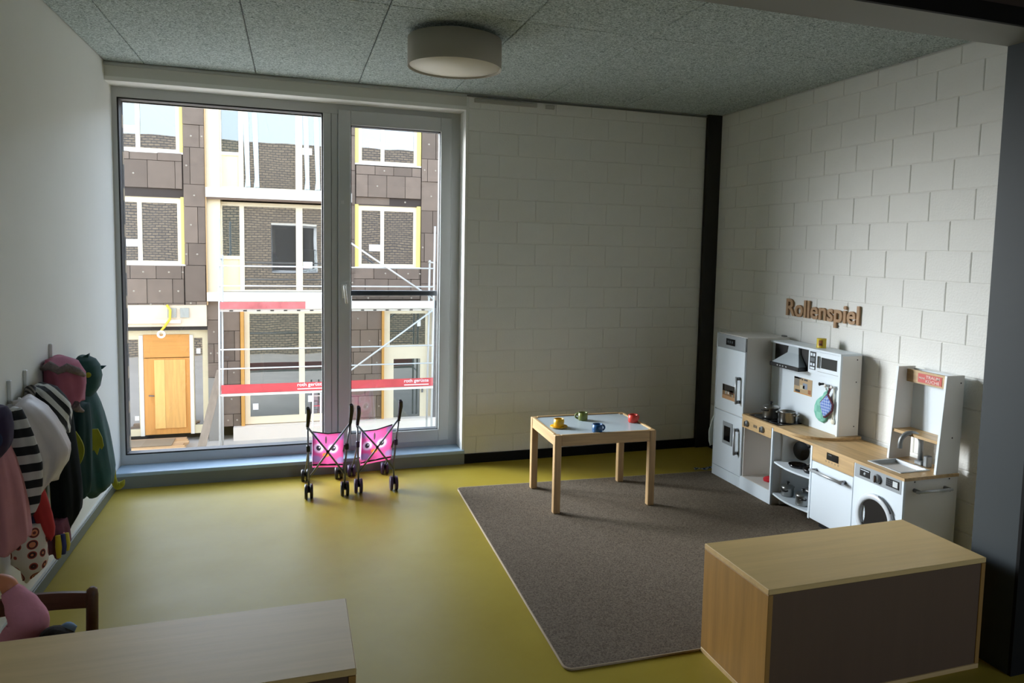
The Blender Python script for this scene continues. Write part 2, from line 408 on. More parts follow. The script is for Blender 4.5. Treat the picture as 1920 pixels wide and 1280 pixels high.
part('pane', bx(3.77, 4.72, -7.555, -7.545, .72, 2.28), clear_pane, w2); part('pane', bx(4.79, 5.73, -7.555, -7.545, .72, 2.28), clear_pane, w2)
struct('wall_side', bx(6.0, 6.1, -7.5, JY, -.2, 2.7), dark_plaster, 'side wall of the adjoining room')
struct('ceiling_near', bx(-.15, 6.1, -7.6, JY - .008, 2.41, 2.6), M('brown_grey_ceiling', (120, 112, 106), .8), 'ceiling of the adjoining room')
# corner column, skirting, ceiling strips
struct('trim_5', bx(3.775, W - .001, -.03, .003, 0, H - .001), steel_black, 'black steel column in the corner')
struct('trim_6', bx(0.0, X1, -.012, 0.0, H - .022, H - .006), M('pale_strip', (190, 192, 188), .5), 'pale ceiling edge strip')
struct('trim_7', bx(X1, 3.775, -.010, 0.0, H - .018, H - .008), M('dull_strip', (110, 112, 108), .5), 'dull ceiling edge strip')
struct('baseboard_back', bx(X1 + .004, 3.775, -.012, .004, 0, .062), black_base, 'black skirting under the block wall')
struct('baseboard_right', bx(W - .012, W + .004, YB, -.03, 0, .062), black_base, 'black skirting behind the play kitchen')
bl = struct('baseboard_left', bx(0, .014, -7.4, -.02, 0, .055, bev=.003), grey_base, 'grey green skirting of the plastered wall')
part('top_bead', bx(0, .008, -7.4, -.02, .055, .061), M('pale_bead', (205, 206, 200), .4), bl)
cdct = struct('trim_8', bx(2.08, 2.5, -.016, 0, H - .052, H - .026, bev=.003), M('duct_white', (178, 176, 168), .5), 'small cable duct under the ceiling')
part('end_cap', bx(2.56, 2.62, -.016, 0, H - .054, H - .03, bev=.003), MATS['duct_white'], cdct)

# ================================================================== WINDOW
YF0, YF1 = .16, .24
win = struct('window_1', bx(0, X1, YF0, YF1, 2.243, Z1), frame_paint, 'tall fixed window with an opening sash')
part('frame_bottom', bx(0, X1, YF0, YF1, Z0, .150), frame_paint, win)
part('frame_post', bx(0, .026, YF0, YF1, .150, 2.243), frame_paint, win)
part('frame_post', bx(1.966, X1, YF0, YF1, .150, 2.243), frame_paint, win)
mu = part('mullion', bx(1.158, 1.246, YF0 - .004, YF1, .150, 2.243, bev=.003), frame_paint, win)
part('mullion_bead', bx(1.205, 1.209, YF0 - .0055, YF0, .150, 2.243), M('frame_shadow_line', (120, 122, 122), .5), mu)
def ring(bm, x0, x1, z0, z1, t, y0, y1, bev=0):
    tl, tr, tbm, tt = t if isinstance(t, tuple) else (t, t, t, t)
    box(bm, x0, x0 + tl, y0, y1, z0, z1, bev); box(bm, x1 - tr, x1, y0, y1, z0, z1, bev)
    box(bm, x0 + tl, x1 - tr, y0, y1, z0, z0 + tbm, bev); box(bm, x0 + tl, x1 - tr, y0, y1, z1 - tt, z1, bev); return bm
part('gasket', ring(BM(), .026, 1.158, .150, 2.243, .008, YF0 + .004, YF1 - .01), rubber, win)
part('pane', bx(.03, 1.154, .195, .205, .154, 2.239), clear_pane, win)
sash = part('sash', ring(BM(), 1.248, 1.967, .126, 2.268, (.077, .072, .078, .092), YF0 - .022, YF1 - .02, .004), frame_paint, win)
part('gasket', ring(BM(), 1.324, 1.896, .203, 2.177, .006, YF0 - .006, YF1 - .03), rubber, sash)
part('pane', bx(1.328, 1.892, .185, .195, .207, 2.173), clear_pane, sash)
hb = BM(); box(hb, 1.268, 1.298, YF0 - .034, YF0 - .022, 1.09, 1.18, .004)
tube(hb, [(1.283, YF0 - .03, 1.165), (1.283, YF0 - .06, 1.165), (1.286, YF0 - .07, 1.15), (1.296, YF0 - .072, 1.06)], .0085)
part('handle', hb, M('white_handle', (225, 224, 220), .3), sash)
part('sensor_plate', bx(1.265, 1.283, YF0 - .026, YF0 - .02, 1.685, 1.705), M('pale_plate', (205, 206, 206), .4), sash)
# sill
sl = struct('trim_9', bx(0, X1 + .012, -.022, YF0, .070, Z0, bev=.003), sill_sky_tint, 'blue grey window sill board with sky reflection in its colour')
part('sill_apron', bx(0.0, X1 + .012, -.02, .003, 0.0, .070), sill_face, sl)
# guard rail pane outside the sash
gr = thing('guard_rail', (1.6, .33, .1), 'glass guard rail with a black top bar outside the opening sash', 'railing')
part('top_bar', bx(1.25, 1.97, .30, .345, 1.095, 1.128, bev=.004), M('anthracite_bar', (30, 34, 38), .35), gr)
part('glass_panel', bx(1.25, 1.97, .316, .326, .09, 1.10), guard_pane, gr)

# ================================================================== RUG
RZ = .009
pts = [(1.892, -.50), (3.80, -.604), (3.80, -2.25), (3.24, -2.483), (2.35, -2.484), (1.850, -2.472)]
bm = BM(); 
def round_poly(p, r, n=4):
    out = []
    for i in range(len(p)):
        a, b, c = Vector(p[i - 1]), Vector(p[i]), Vector(p[(i + 1) % len(p)])
        u, v = (a - b).normalized(), (c - b).normalized()
        for k in range(n + 1):
            t = k / n; out.append(((b + u * r) * (1 - t) ** 2 + b * 2 * t * (1 - t) + (b + v * r) * t * t))
    return out
rp = round_poly(pts, .035)
a = [bm.verts.new((v.x, v.y, 0)) for v in rp]; cx = sum((v for v in rp), Vector((0, 0))) / len(rp)
b_ = [bm.verts.new((v.x, v.y, RZ * .7)) for v in rp]; c_ = [bm.verts.new((*(cx + (v - cx) * (1 - .006 / (v - cx).length)), RZ)) for v in rp]
n = len(rp); bm.faces.new(a); bm.faces.new(c_[::-1])
for r0, r1 in ((a, b_), (b_, c_)):
    for i in range(n): bm.faces.new((r0[i], r1[i], r1[(i + 1) % n], r0[(i + 1) % n]))
bmesh.ops.recalc_face_normals(bm, faces=bm.faces)
rug = thing('rug', (1.87, -1.5, 0), 'large grey brown loop pile rug under the small table', 'rug')
part('pile', bm, rug_m, rug)
bd = BM(); tube(bd, [(v.x, v.y, .0045) for v in rp] + [(rp[0].x, rp[0].y, .0045)], .0045, 6)
part('bound_edge', bd, M('rug_edge_band', (176, 158, 132), .9), rug)

# ================================================================== CEILING LAMP
lp = thing('ceiling_lamp', (1.69, -1.27, 2.25), 'white fabric drum lamp on the ceiling', 'lamp')
R0 = .215
part('shade', lt([(R0, 0), (R0, .128), (R0 - .006, .128), (R0 - .006, .004), (R0, 0)], (1.69, -1.27, 2.25), seg=64), M('drum_shade_fabric', (178, 172, 160), .85), lp)
part('diffuser', lt([(0, .008), (R0 - .008, .008), (R0 - .008, .014), (0, .014)], (1.69, -1.27, 2.25), seg=64), M('opal_diffuser', (238, 232, 218), .6), lp)
part('ceiling_plate', lt([(0, .12), (.13, .12), (.13, .155), (0, .155)], (1.69, -1.27, 2.25), seg=40), M('lamp_white_metal', (200, 200, 196), .4), lp)

# ================================================================== SMALL TABLE
TX, TY, TR, TL, TB, TH = 2.600, -.845, -.0236, .594, .469, .44
t = bpy.data.objects.new('play_table', None); COL.objects.link(t)
tag(t, 'low wooden play table with a white top on the rug', 'table')
t.location = (TX, TY, RZ); t.rotation_euler = (0, 0, TR); BASE[t.name] = Matrix.Identity(4)
l2, b2, lg, zt = TL / 2, TB / 2, .038, TH - RZ
for sx in (-1, 1):
    for sy in (-1, 1):
        part('leg', bx(sx * l2, sx * (l2 - lg), sy * b2, sy * (b2 - lg), 0, zt - .002, bev=.003), beech_z, t)
for sy in (-1, 1): part('apron', bx(-l2 + lg, l2 - lg, sy * b2 - sy * .002, sy * (b2 - .018), zt - .062, zt, bev=.002), beech_x, t)
for sx in (-1, 1): part('apron', bx(sx * l2 - sx * .002, sx * (l2 - .018), -b2 + lg, b2 - lg, zt - .062, zt, bev=.002), beech_y, t)
part('table_top', bx(-l2 + .0185, l2 - .0185, -b2 + .0185, b2 - .0185, zt - .016, zt - .006), M('white_table_laminate', (172, 184, 190), .3), t)
def cup(x, y, rgb, label, ang, saucer=False, mname='cup'):
    r, h = .029, .046; z = TH - .006
    mt = M(mname + '_glaze', rgb, .3, var=.05, vscale=20)
    c = thing('toy_cup', (x, y, z), label, 'cup', 'toy cups on the play table')
    z0 = z
    if saucer:
        part('saucer', lt([(0, 0), (.03, 0), (.05, .008), (.048, .011), (.028, .005), (0, .005)], (x, y, z)), mt, c); z0 = z + .005
    part('cup_body', lt([(0, 0), (r * .86, 0), (r * .98, .006), (r, h * .5), (r * .96, h), (r * .86, h), (r * .88, h * .5), (r * .8, .01), (0, .008)], (x, y, z0)), mt, c)
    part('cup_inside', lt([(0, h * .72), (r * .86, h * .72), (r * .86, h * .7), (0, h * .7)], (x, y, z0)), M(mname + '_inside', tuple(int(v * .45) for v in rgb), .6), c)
    ca, sa = math.cos(ang), math.sin(ang); hp = []
    for k in range(9):
        q = -math.pi * .5 + math.pi * k / 8; rr = r * .9 + .018 * math.cos(q); hp.append((x + ca * rr, y + sa * rr, z0 + h * .52 + .015 * math.sin(q)))
    part('cup_handle', tb(hp, .0055, 8), mt, c)
cup(2.385, -.885, (214, 166, 24), 'yellow toy cup on a yellow saucer', math.radians(35), True, 'yellow_cup')
cup(2.585, -.745, (104, 112, 50), 'olive green toy cup near the far table edge', math.radians(160), False, 'green_cup')
cup(2.556, -1.035, (34, 84, 132), 'blue toy cup at the near table edge', math.radians(5), False, 'blue_cup')
cup(2.853, -.865, (204, 62, 50), 'red toy cup at the table edge nearest the kitchen', math.radians(20), False, 'red_cup')

# ================================================================== LOW CABINETS
def cabinet(x0, x1, y0, y1, z1, label, front_label):
    c = thing('low_cabinet', ((x0 + x1) / 2, (y0 + y1) / 2, 0), label, 'cabinet')
    t_ = .018
    part('top_board', bx(x0, x1, y0, y1, z1 - t_, z1, bev=.0015), birch_top, c)
    part('top_edge', bx(x0 - .0008, x0, y0 + .001, y1 - .001, z1 - t_ + .001, z1 - .001), birch_edge, c)
    part('top_edge', bx(x1, x1 + .0008, y0 + .001, y1 - .001, z1 - t_ + .001, z1 - .001), birch_edge, c)
    part('side_panel', bx(x0, x0 + t_, y0, y1, t_, z1 - t_ - .0015, bev=.001), birch_side, c)
    part('side_panel', bx(x1 - t_, x1, y0, y1, t_, z1 - t_ - .0015, bev=.001), birch_side, c)
    part('bottom_board', bx(x0, x1, y0, y1, 0, t_ - .0015, bev=.001), birch_edge, c)
    part('back_panel', bx(x0 + t_, x1 - t_, y0 + .003, y0 + .011, t_, z1 - t_ - .0015), birch_back, c, front_label)
    part('middle_panel', bx((x0 + x1) / 2 - .009, (x0 + x1) / 2 + .009, y0 + .011, y1, t_, z1 - t_), birch_side, c)
cabinet(2.362, 3.25, -2.862, -2.487, .40, 'birch storage cabinet standing by the blue grey jamb', 'brown back panel with shade in its colour')
cabinet(.232, 1.12, -2.937, -2.558, .40, 'birch storage cabinet in front of the small wooden chair', 'brown back panel with shade in its colour')

# ================================================================== CHAIR WITH DOLL
ch = thing('doll_chair', (.24, -2.3, 0), 'small dark wooden chair behind the birch cabinet', 'chair')
for x in (.085, .385):
    part('back_post', tb([(x, -2.2, 0), (x, -2.2, .2), (x, -2.185, .335), (x, -2.185, .352), (x, -2.185, .36)], [.017, .017, .017, .015, .006], 12), dark_wood, ch)
    part('leg', bx(x - .015, x + .015, -2.48, -2.45, 0, .2, bev=.003), dark_wood, ch)
rl = BM(); prev = None
N = 12
for z0, z1 in ((.298, .345),):
    vs = []
    for k in range(N + 1):
        x = .085 + .30 * k / N; y = -2.19 + .016 * math.sin(math.pi * k / N); cz = .007 * math.sin(math.pi * k / N)
        vs.append([rl.verts.new((x, y - .007, z0)), rl.verts.new((x, y + .007, z0)), rl.verts.new((x, y + .007, z1 + cz)), rl.verts.new((x, y - .007, z1 + cz))])
    for a, b in zip(vs, vs[1:]):
        for k in range(4): rl.faces.new((a[k], a[(k + 1) % 4], b[(k + 1) % 4], b[k]))
    rl.faces.new(vs[0]); rl.faces.new(vs[-1][::-1])
bmesh.ops.recalc_face_normals(rl, faces=rl.faces)
part('back_rail', rl, dark_wood, ch)
part('seat', bx(.065, .405, -2.49, -2.175, .2, .216, bev=.005), dark_wood, ch)
pink_cloth = M('pink_jersey', (214, 142, 158), .9, var=.06, vscale=14, bump=.3, bscale=60)
skin = M('doll_skin_vinyl', (206, 128, 88), .5)
dl = thing('baby_doll', (.22, -2.36, .216), 'baby doll in a pink romper with one foot up on the small chair', 'doll')
dbm = BM()
stube(dbm, [(.20, -2.42, .235), (.22, -2.40, .27), (.255, -2.37, .315), (.268, -2.36, .35), (.25, -2.345, .39), (.228, -2.33, .42), (.215, -2.325, .438)], [.03, .05, .054, .05, .042, .031, .024], 18)
stube(dbm, [(.17, -2.43, .245), (.15, -2.38, .29), (.13, -2.35, .335), (.118, -2.34, .36)], [.045, .044, .036, .024], 16)
stube(dbm, [(.20, -2.43, .25), (.24, -2.445, .258), (.30, -2.45, .262), (.335, -2.45, .262)], [.04, .052, .05, .03], 16)
part('romper', dbm, pink_cloth, dl)
fb = BM(); stube(fb, [(.217, -2.325, .433), (.21, -2.322, .452), (.19, -2.32, .462), (.165, -2.318, .459), (.15, -2.317, .452)], [.021, .022, .021, .018, .008], 14)
part('foot', fb, skin, dl)
part('foot', tb([(.12, -2.34, .355), (.112, -2.335, .375), (.098, -2.335, .38), (.085, -2.335, .376)], [.02, .02, .016, .007], 12), skin, dl)
hd = BM(); bmesh.ops.create_icosphere(hd, subdivisions=3, radius=.045)
for v in hd.verts: v.co = Vector((v.co.x * 1.0 + .355, v.co.y - 2.44, v.co.z * .9 + .275))
for f in hd.faces: f.smooth = True
hd_o = part('head', hd, skin, dl)
part('collar', stube(BM(), [(.352, -2.40, .325), (.372, -2.40, .338), (.392, -2.40, .332)], [.012, .018, .010], 12), M('pale_blue_collar', (132, 160, 196), .9), dl)
hr = BM(); bmesh.ops.create_icosphere(hr, subdivisions=3, radius=.05)
for v in hr.verts:
    k = 1 + .12 * math.sin(40 * v.co.x) * math.cos(37 * v.co.z)
    v.co = Vector((v.co.x * k + .345, v.co.y * k - 2.42, v.co.z * 1.1 * k + .302))
part('hair', hr, M('dark_doll_hair', (36, 28, 24), .9), hd_o)

# ================================================================== PLAY KITCHEN
KX, KR = 3.539, 3.85
YA, YB1, YC, YD, YE, YG = -.635, -.95, -1.252, -1.587, -1.895, -2.2
def pane_x(x, ya, yb, z0, z1, d=.004, bev=0): return bx(x - d, x, ya, yb, z0, z1, bev=bev)
handle_m = M('satin_steel', (190, 194, 198), .35, metal=.55)
def bar_handle(name, parent, p0, p1, out, r=.006, post=.14, mat=None):
    p0, p1, out = Vector(p0), Vector(p1), Vector(out); d = p1 - p0
    h = part(name, tb([p0 + out, p1 + out], r), mat or handle_m, parent)
    for f in (post * .5, 1 - post * .5):
        q = p0 + d * f; part('handle_foot', tb([q, q + out * 1.02], r * 1.35, 10), grey_tube, h)
    return h
def knob(parent, y, z, x=KX, r=.019):
    k = part('knob', lt([(0, 0), (r, 0), (r, -.006), (r * .8, -.014), (0, -.016)], (x, y, z), 'x', 28), silver, parent)
    part('grip', bx(x - .022, x - .012, y - .004, y + .004, z - r * .8, z + r * .8, bev=.002), chrome, k)
    return k
def picture(name, parent, x, ya, yb, z0, z1, cells):
    """flat printed card on a face looking to -x; cells: (u0,u1,v0,v1,rgb), u runs from ya to yb"""
    o = part(name, bx(x - .0012, x, ya, yb, z0, z1), M(name + '_ground', cells[0], .5), parent)
    for i, (u0, u1, v0, v1, c) in enumerate(cells[1:]):
        part('print', bx(x - .0016, x - .0012, ya + (yb - ya) * u0, ya + (yb - ya) * u1, z0 + (z1 - z0) * v0, z0 + (z1 - z0) * v1), M('print_%d_%d_%d' % c, c, .5), o)
    return o
# --- fridge
fr = thing('toy_fridge', (KX + .15, (YA + YB1) / 2, RZ), 'tall white toy fridge freezer with two doors and bar handles', 'toy fridge')
FZ = .927
part('body', bx(KX + .012, KR, YA, YB1, RZ + .001, FZ, bev=.002), kit_side, fr)
part('plinth', bx(KX, KX + .012, YA, YB1, RZ + .001, .076), kit_white, fr)
part('front_frame', bx(KX, KX + .012, YA, YA - .008, .078, FZ), kit_white, fr)
cpn = part('control_panel', bx(KX, KX + .012, YA - .009, YB1, .842, FZ - .004), kit_grey, fr)
dsp = part('display', pane_x(KX, -.745, -.838, .862, .902), black_gloss, cpn)
for i, y in enumerate((-.762, -.785, -.808)):
    part('digit', bx(KX - .005, KX - .004, y, y - .013, .876, .890), M('display_grey', (70, 76, 80), .4), dsp)
d1 = part('door', bx(KX, KX + .012, YA - .009, YB1, .444, .839, bev=.002), kit_white, fr)
d2 = part('door', bx(KX, KX + .012, YA - .009, YB1, .078, .438, bev=.002), kit_white, fr)
bar_handle('handle', d1, (KX, -.905, .685), (KX, -.912, .52), (-.026, 0, 0), .0075)
bar_handle('handle', d2, (KX, -.908, .37), (KX, -.915, .205), (-.026, 0, 0), .0075)
picture('photo_card', d1, KX, -.722, -.871, .522, .612, [(150, 112, 74), (0, 1, .55, 1, (42, 38, 30)), (.05, .12, .3, .95, (120, 96, 60)), (.22, .32, .35, .6, (168, 176, 170)), (.40, .5, .38, .62, (232, 228, 220)), (.55, .8, .42, .7, (86, 48, 30)), (.58, .64, .28, .5, (70, 90, 60)), (.72, .8, .25, .5, (150, 160, 150)), (0, 1, 0, .25, (196, 152, 110))])
ww = part('ice_dispenser', bx(KX - .004, KX, -.745, -.853, .24, .38, bev=.0018), kit_grey, d2)
part('dark_window', bx(KX - .006, KX - .004, -.764, -.832, .262, .354), black_gloss, ww)
# --- oven unit
ov = thing('toy_oven', (KX + .15, (YB1 + YC) / 2, RZ), 'open toy oven with beech control panel under the hob', 'toy oven')
ob = BM(); box(ob, KX + .012, KR, YC, YC + .012, RZ + .001, .452); box(ob, KX + .012, KR, YB1 - .001, YB1 - .01, RZ + .001, .452); box(ob, KR - .008, KR, YC + .012, YB1 - .01, RZ + .001, .452); box(ob, KX + .004, KR - .008, YC + .012, YB1 - .01, .078, .088)
part('carcass', ob, kit_side, ov)
part('plinth', bx(KX, KX + .012, YB1 - .001, YC, RZ + .001, .086), kit_white, ov)
part('side_edge', bx(KX, KX + .012, YC, YC + .012, .086, .452), kit_white, ov)
cp2 = part('control_panel', bx(KX - .002, KX + .010, YB1 - .004, YC + .013, .390, .454), beech_y, ov)
knob(cp2, -1.003, .421, KX - .002); knob(cp2, -1.155, .421, KX - .002)
for i in range(3): part('clock_print', bx(KX - .0026, KX - .002, -1.068 - i * .013, -1.077 - i * .013, .414, .43), M('clock_grey', (66, 62, 56), .5), cp2)
rs = BM(); bmesh.ops.create_icosphere(rs, subdivisions=2, radius=.03)
for v in rs.verts: v.co = Vector((v.co.x * (1 + .3 * math.sin(60 * v.co.y)) + 3.64, v.co.y * 1.1 - 1.10, max(v.co.z * .7, -.012) + .1005))
for f in rs.faces: f.smooth = True
solo('crumpled_cloth', rs, M('red_felt', (196, 36, 48), .9), 'small crumpled red cloth inside the open toy oven', 'cloth')
# --- worktop over oven, hob
def arc(cx, cy, r0, r1, a0, a1, n=14): return [(cx + r0 * math.cos(math.radians(a0 + (a1 - a0) * k / n)), cy + r1 * math.sin(math.radians(a0 + (a1 - a0) * k / n))) for k in range(n + 1)]
poly = [(KR, YB1 - .002), (KX - .004, YB1 - .002), (KX - .004, -1.40)]
for k in range(1, 15):
    q = k / 14; poly.append((KX - .004 + (3.745 - KX) * (1 - math.cos(q * math.pi / 2)), -1.40 - .19 * math.sin(q * math.pi / 2)))
poly.append((KR, -1.59))
wt = thing('curved_worktop', (3.7, -1.25, .455), 'curved beech worktop carrying the black toy hob', 'worktop')
part('board', pr([(x, y, .455) for x, y in poly], (0, 0, .014)), beech_y, wt)
hob = thing('toy_hob', (3.65, -1.12, .469), 'black toy hob on the beech worktop', 'toy hob')
part('plate', bx(3.553, 3.72, -.995, -1.27, .469, .474, bev=.002), black_gloss, hob)
for (x, y, r) in ((3.595, -1.055, .036), (3.595, -1.20, .036), (3.675, -1.055, .036), (3.675, -1.20, .036)):
    part('cooking_ring', lt([(r, 0), (r, .0008), (r - .003, .0008), (r - .003, 0)], (x, y, .474), seg=36), M('ring_grey', (90, 92, 94), .4), hob)
def pot(x, y, z, r, h, label, lid=True, group='toy pots and pans', ha=0.0):
    p = thing('toy_pot', (x, y, z), label, 'toy pot', group)
    part('pot_body', lt([(0, 0), (r * .95, 0), (r, .006), (r, h), (r * 1.05, h + .003), (r * .95, h + .003), (r * .94, .008), (0, .006)], (x, y, z)), steel, p)
    for s in (-1, 1):
        dx, dy = math.cos(ha) * s, math.sin(ha) * s
        part('pot_handle', tb([(x + dx * r - dy * .016, y + dy * r + dx * .016, z + h * .8), (x + dx * (r + .02) - dy * .014, y + dy * (r + .02) + dx * .014, z + h * .84), (x + dx * (r + .02) + dy * .014, y + dy * (r + .02) - dx * .014, z + h * .84), (x + dx * r + dy * .016, y + dy * r - dx * .016, z + h * .8)], .0042, 8), black if lid else steel, p)
    if lid:
        l = part('pot_lid', lt([(r * 1.04, 0), (r * .9, .008), (0, .014), (0, .011), (r * .9, .004), (r * 1.04, -.002)], (x, y, z + h + .004)), steel, p)
        part('lid_knob', lt([(.004, 0), (.005, .008), (.011, .012), (.009, .018), (0, .02)], (x, y, z + h + .017)), black, l)
pot(3.625, -1.105, .4748, .045, .062, 'shiny toy pot with lid on the hob beside the fridge', True, ha=.3)
pot(3.650, -1.225, .4748, .046, .06, 'lidless steel toy pot at the front of the hob', False, ha=-1.2)
# --- back panel with hood and microwave
hu = thing('hood_unit', (3.78, -1.28, .469), 'white toy kitchen back panel with hood and microwave', 'toy kitchen')
HX, HY0, HY1, HZ = 3.712, YB1 - .003, -1.562, .912; BP = 3.728
part('back_panel', bx(BP, BP + .012, HY0, HY1 + .012, .4695, HZ - .012), kit_white, hu)
part('top_board', bx(HX, KR, HY0, HY1, HZ - .012, HZ, bev=.0015), kit_white, hu)
spn = part('side_panel', bx(HX + .012, KR, HY1, HY1 + .012, .4695, HZ - .012), kit_side, hu)
for z in (.88, .76, .52): part('screw_cap', lt([(0, 0), (.0035, 0), (.0035, -.001), (0, -.001)], (KR - .03, HY1, z), 'y', 10), black, spn)
part('side_edge', bx(HX, HX + .012, HY1, HY1 + .012, .4695, HZ - .012), kit_white, hu)
part('shelf_board', bx(HX, BP, -1.305, HY1 + .012, .776, .788), kit_white, hu)
mwv = part('microwave', bx(HX, BP, -1.305, HY1 + .012, .788, HZ - .0125), kit_white, hu)
pnl = part('button_panel', bx(HX - .002, HX, -1.318, -1.366, .796, .896), M('button_panel_black', (34, 40, 46), .35), mwv)
for zz, hh, ws in ((.872, .016, ((-1.324, -1.338), (-1.346, -1.36))), (.842, .02, ((-1.326, -1.358),)), (.818, .014, ((-1.324, -1.338), (-1.346, -1.36))), (.799, .012, ((-1.324, -1.36),))):
    for ya, yb in ws: part('button', bx(HX - .003, HX - .002, ya, yb, zz, zz + hh), M('button_grey', (96, 104, 110), .4) if hh == .02 else kit_white, pnl)
part('door_window', bx(HX - .002, HX, -1.412, -1.535, .815, .874), M('smoked_window', (52, 54, 54), .2), mwv)
part('door_grip', bx(HX - .009, HX, -1.385, -1.402, .812, .878, bev=.003), chrome, mwv)
part('groove', bx(HX - .0006, HX, -1.385, HY1 + .014, .792, .7935), M('groove_grey', (92, 96, 100), .5), mwv)
part('hood_recess', bx(BP - .002, BP, HY0 - .03, -1.303, .775, HZ - .012), black, hu)
hd_ = BM(); zt_, zm = HZ - .012, .795
pa = [(HX + .0, -1.125, zt_), (HX + .0, -1.215, zt_), (BP - .002, -1.215, zt_), (BP - .002, -1.125, zt_)]
pm = [(HX - .002, -1.12, .862), (HX - .002, -1.22, .862), (BP - .002, -1.22, .862), (BP - .002, -1.12, .862)]
pb = [(HX - .035, -1.02, zm), (HX - .035, -1.268, zm), (BP - .002, -1.268, zm), (BP - .002, -1.02, zm)]
va, vm, vb = [[hd_.verts.new(p) for p in q] for q in (pa, pm, pb)]
for r0, r1 in ((va, vm), (vm, vb)):
    for k in range(4): hd_.faces.new((r0[k], r0[(k + 1) % 4], r1[(k + 1) % 4], r1[k]))
hd_.faces.new(va); hd_.faces.new(vb[::-1]); bmesh.ops.recalc_face_normals(hd_, faces=hd_.faces)
part('hood', hd_, M('hood_silver', (158, 168, 174), .35, metal=.3), hu)
hs = part('hood_strip', bx(HX - .042, BP - .002, -1.01, -1.275, .772, .795, bev=.002), black, hu)
for y in (-1.08, -1.105, -1.13, -1.16): part('hood_button', bx(HX - .0435, HX - .042, y, y - .01, .78, .787), M('button_pale', (170, 174, 176), .4), hs)
for y in (-1.418, -1.462, -1.512): 
    part('peg', lt([(0, 0), (.006, 0), (.007, -.02), (.010, -.026), (0, -.028)], (BP, y, .728), 'x', 16), black if y > -1.43 else kit_side, hu)
picture('recipe_card', hu, BP, -1.172, -1.328, .638, .73, [(176, 150, 112), (0, .3, .45, 1, (120, 112, 100)), (0, .4, .9, 1, (40, 38, 34)), (.42, .5, .86, .97, (60, 54, 48)), (.55, .75, .86, .97, (60, 54, 48)), (.08, .35, .06, .22, (24, 20, 18)), (.5, .75, .35, .7, (126, 138, 156)), (.35, .6, .3, .55, (196, 188, 160)), (0, 1, .0, .06, (196, 140, 70)), (.8, .95, .1, .35, (150, 90, 44))])
# --- open corner shelf
sh = thing('open_shelf_unit', (KX + .15, (YC + YD) / 2, RZ), 'open white toy shelf with curved boards between oven and dishwasher', 'shelf')
part('side_panel', bx(KX + .06, KR, YC - .0005, YC - .0125, RZ + .001, .452), kit_side, sh)
part('side_panel', bx(KX, KR, YD + .012, YD, .05, .440), kit_white, sh)
part('back_panel', bx(KR - .008, KR, YC - .0125, YD + .012, .05, .452), kit_side, sh)
for z in (.255, .072):
    pp = [(KR - .008, YC - .0125), (KR - .008, YD + .012)]
    for k in range(13):
        q = k / 12; pp.append((KX + .008 - .022 * math.sin(math.pi * q) , YD + .012 + (YC - .0125 - YD - .012) * q))
    part('shelf_board', pr([(x, y, z) for x, y in pp], (0, 0, .010)), kit_white, sh)
def pan(x, y, z, r, h, label, tilt=None, mat=black, ang=0.0, group='toy pots and pans'):
    p = thing('toy_pan', (x, y, z), label, 'toy pan', group)
    b = lt([(0, 0), (r * .8, 0), (r, h), (r * .97, h), (r * .78, .004), (0, .004)], (0, 0, 0), seg=30)
    hb_ = tb([(r * .95, 0, h * .85), (r + .05, 0, h + .008), (r + .09, 0, h + .01)], .006, 8)
    mt = Matrix.Translation((x, y, z)) @ (tilt or Matrix.Identity(4)) @ Matrix.Rotation(ang, 4, 'Z')
    for q in (b, hb_): bmesh.ops.transform(q, matrix=mt, verts=q.verts)
    part('pan_body', b, mat, p); part('pan_handle', hb_, black, p)
pan(3.605, -1.395, .2655, .05, .016, 'flat black toy pan lying on the upper open shelf', ang=-.5, mat=black_gloss)
pan(3.69, -1.30, .322, .054, .014, 'black toy pan leaning upright at the back of the upper shelf', Matrix.Rotation(math.radians(68), 4, 'X'), ang=.3, mat=black_gloss)
pan(3.61, -1.50, .2655, .045, .02, 'smaller black toy pan near the dishwasher on the upper shelf', ang=.2, mat=black)
pot(3.60, -1.325, .0825, .034, .045, 'black handled toy pot deep in the lower open shelf', True, ha=.5)
pot(3.69, -1.42, .0825, .038, .05, 'toy pot at the back of the lower open shelf', True, ha=.2)
pot(3.585, -1.478, .0825, .04, .052, 'shiny toy pot at the front of the lower open shelf', True, ha=.9)
# --- dishwasher
dw = thing('toy_dishwasher', (KX + .15, (YD + YE) / 2, RZ), 'white toy dishwasher with beech control strip', 'toy dishwasher')
bm = BM(); box(bm, KX + .012, KR, YE, YD - .0005, .05, .440)
part('carcass', bm, kit_side, dw)
for x in (KX + .05, KR - .05): part('foot', bx(x, x + .03, YD - .02, YE + .02, RZ + .001, .05), black, dw)
cp3 = part('control_panel', bx(KX, KX + .012, YD - .004, YE + .003, .366, .439), beech_y, dw)
dd = part('display', bx(KX - .002, KX, -1.70, -1.784, .400, .436), black_gloss, cp3)
part('digit', bx(KX - .0025, KX - .002, -1.712, -1.735, .424, .429), M('display_grey', (70, 76, 80), .4), dd)
for i in range(5): part('symbol', bx(KX - .0006, KX, -1.690 - i * .022, -1.700 - i * .022, .385, .394), M('symbol_grey', (150, 128, 96), .5), cp3)
d3 = part('door', bx(KX, KX + .012, YD - .004, YE + .003, .056, .362, bev=.002), kit_white, dw)
bar_handle('handle', d3, (KX, -1.612, .322), (KX, -1.855, .322), (-.03, 0, 0), .0075)
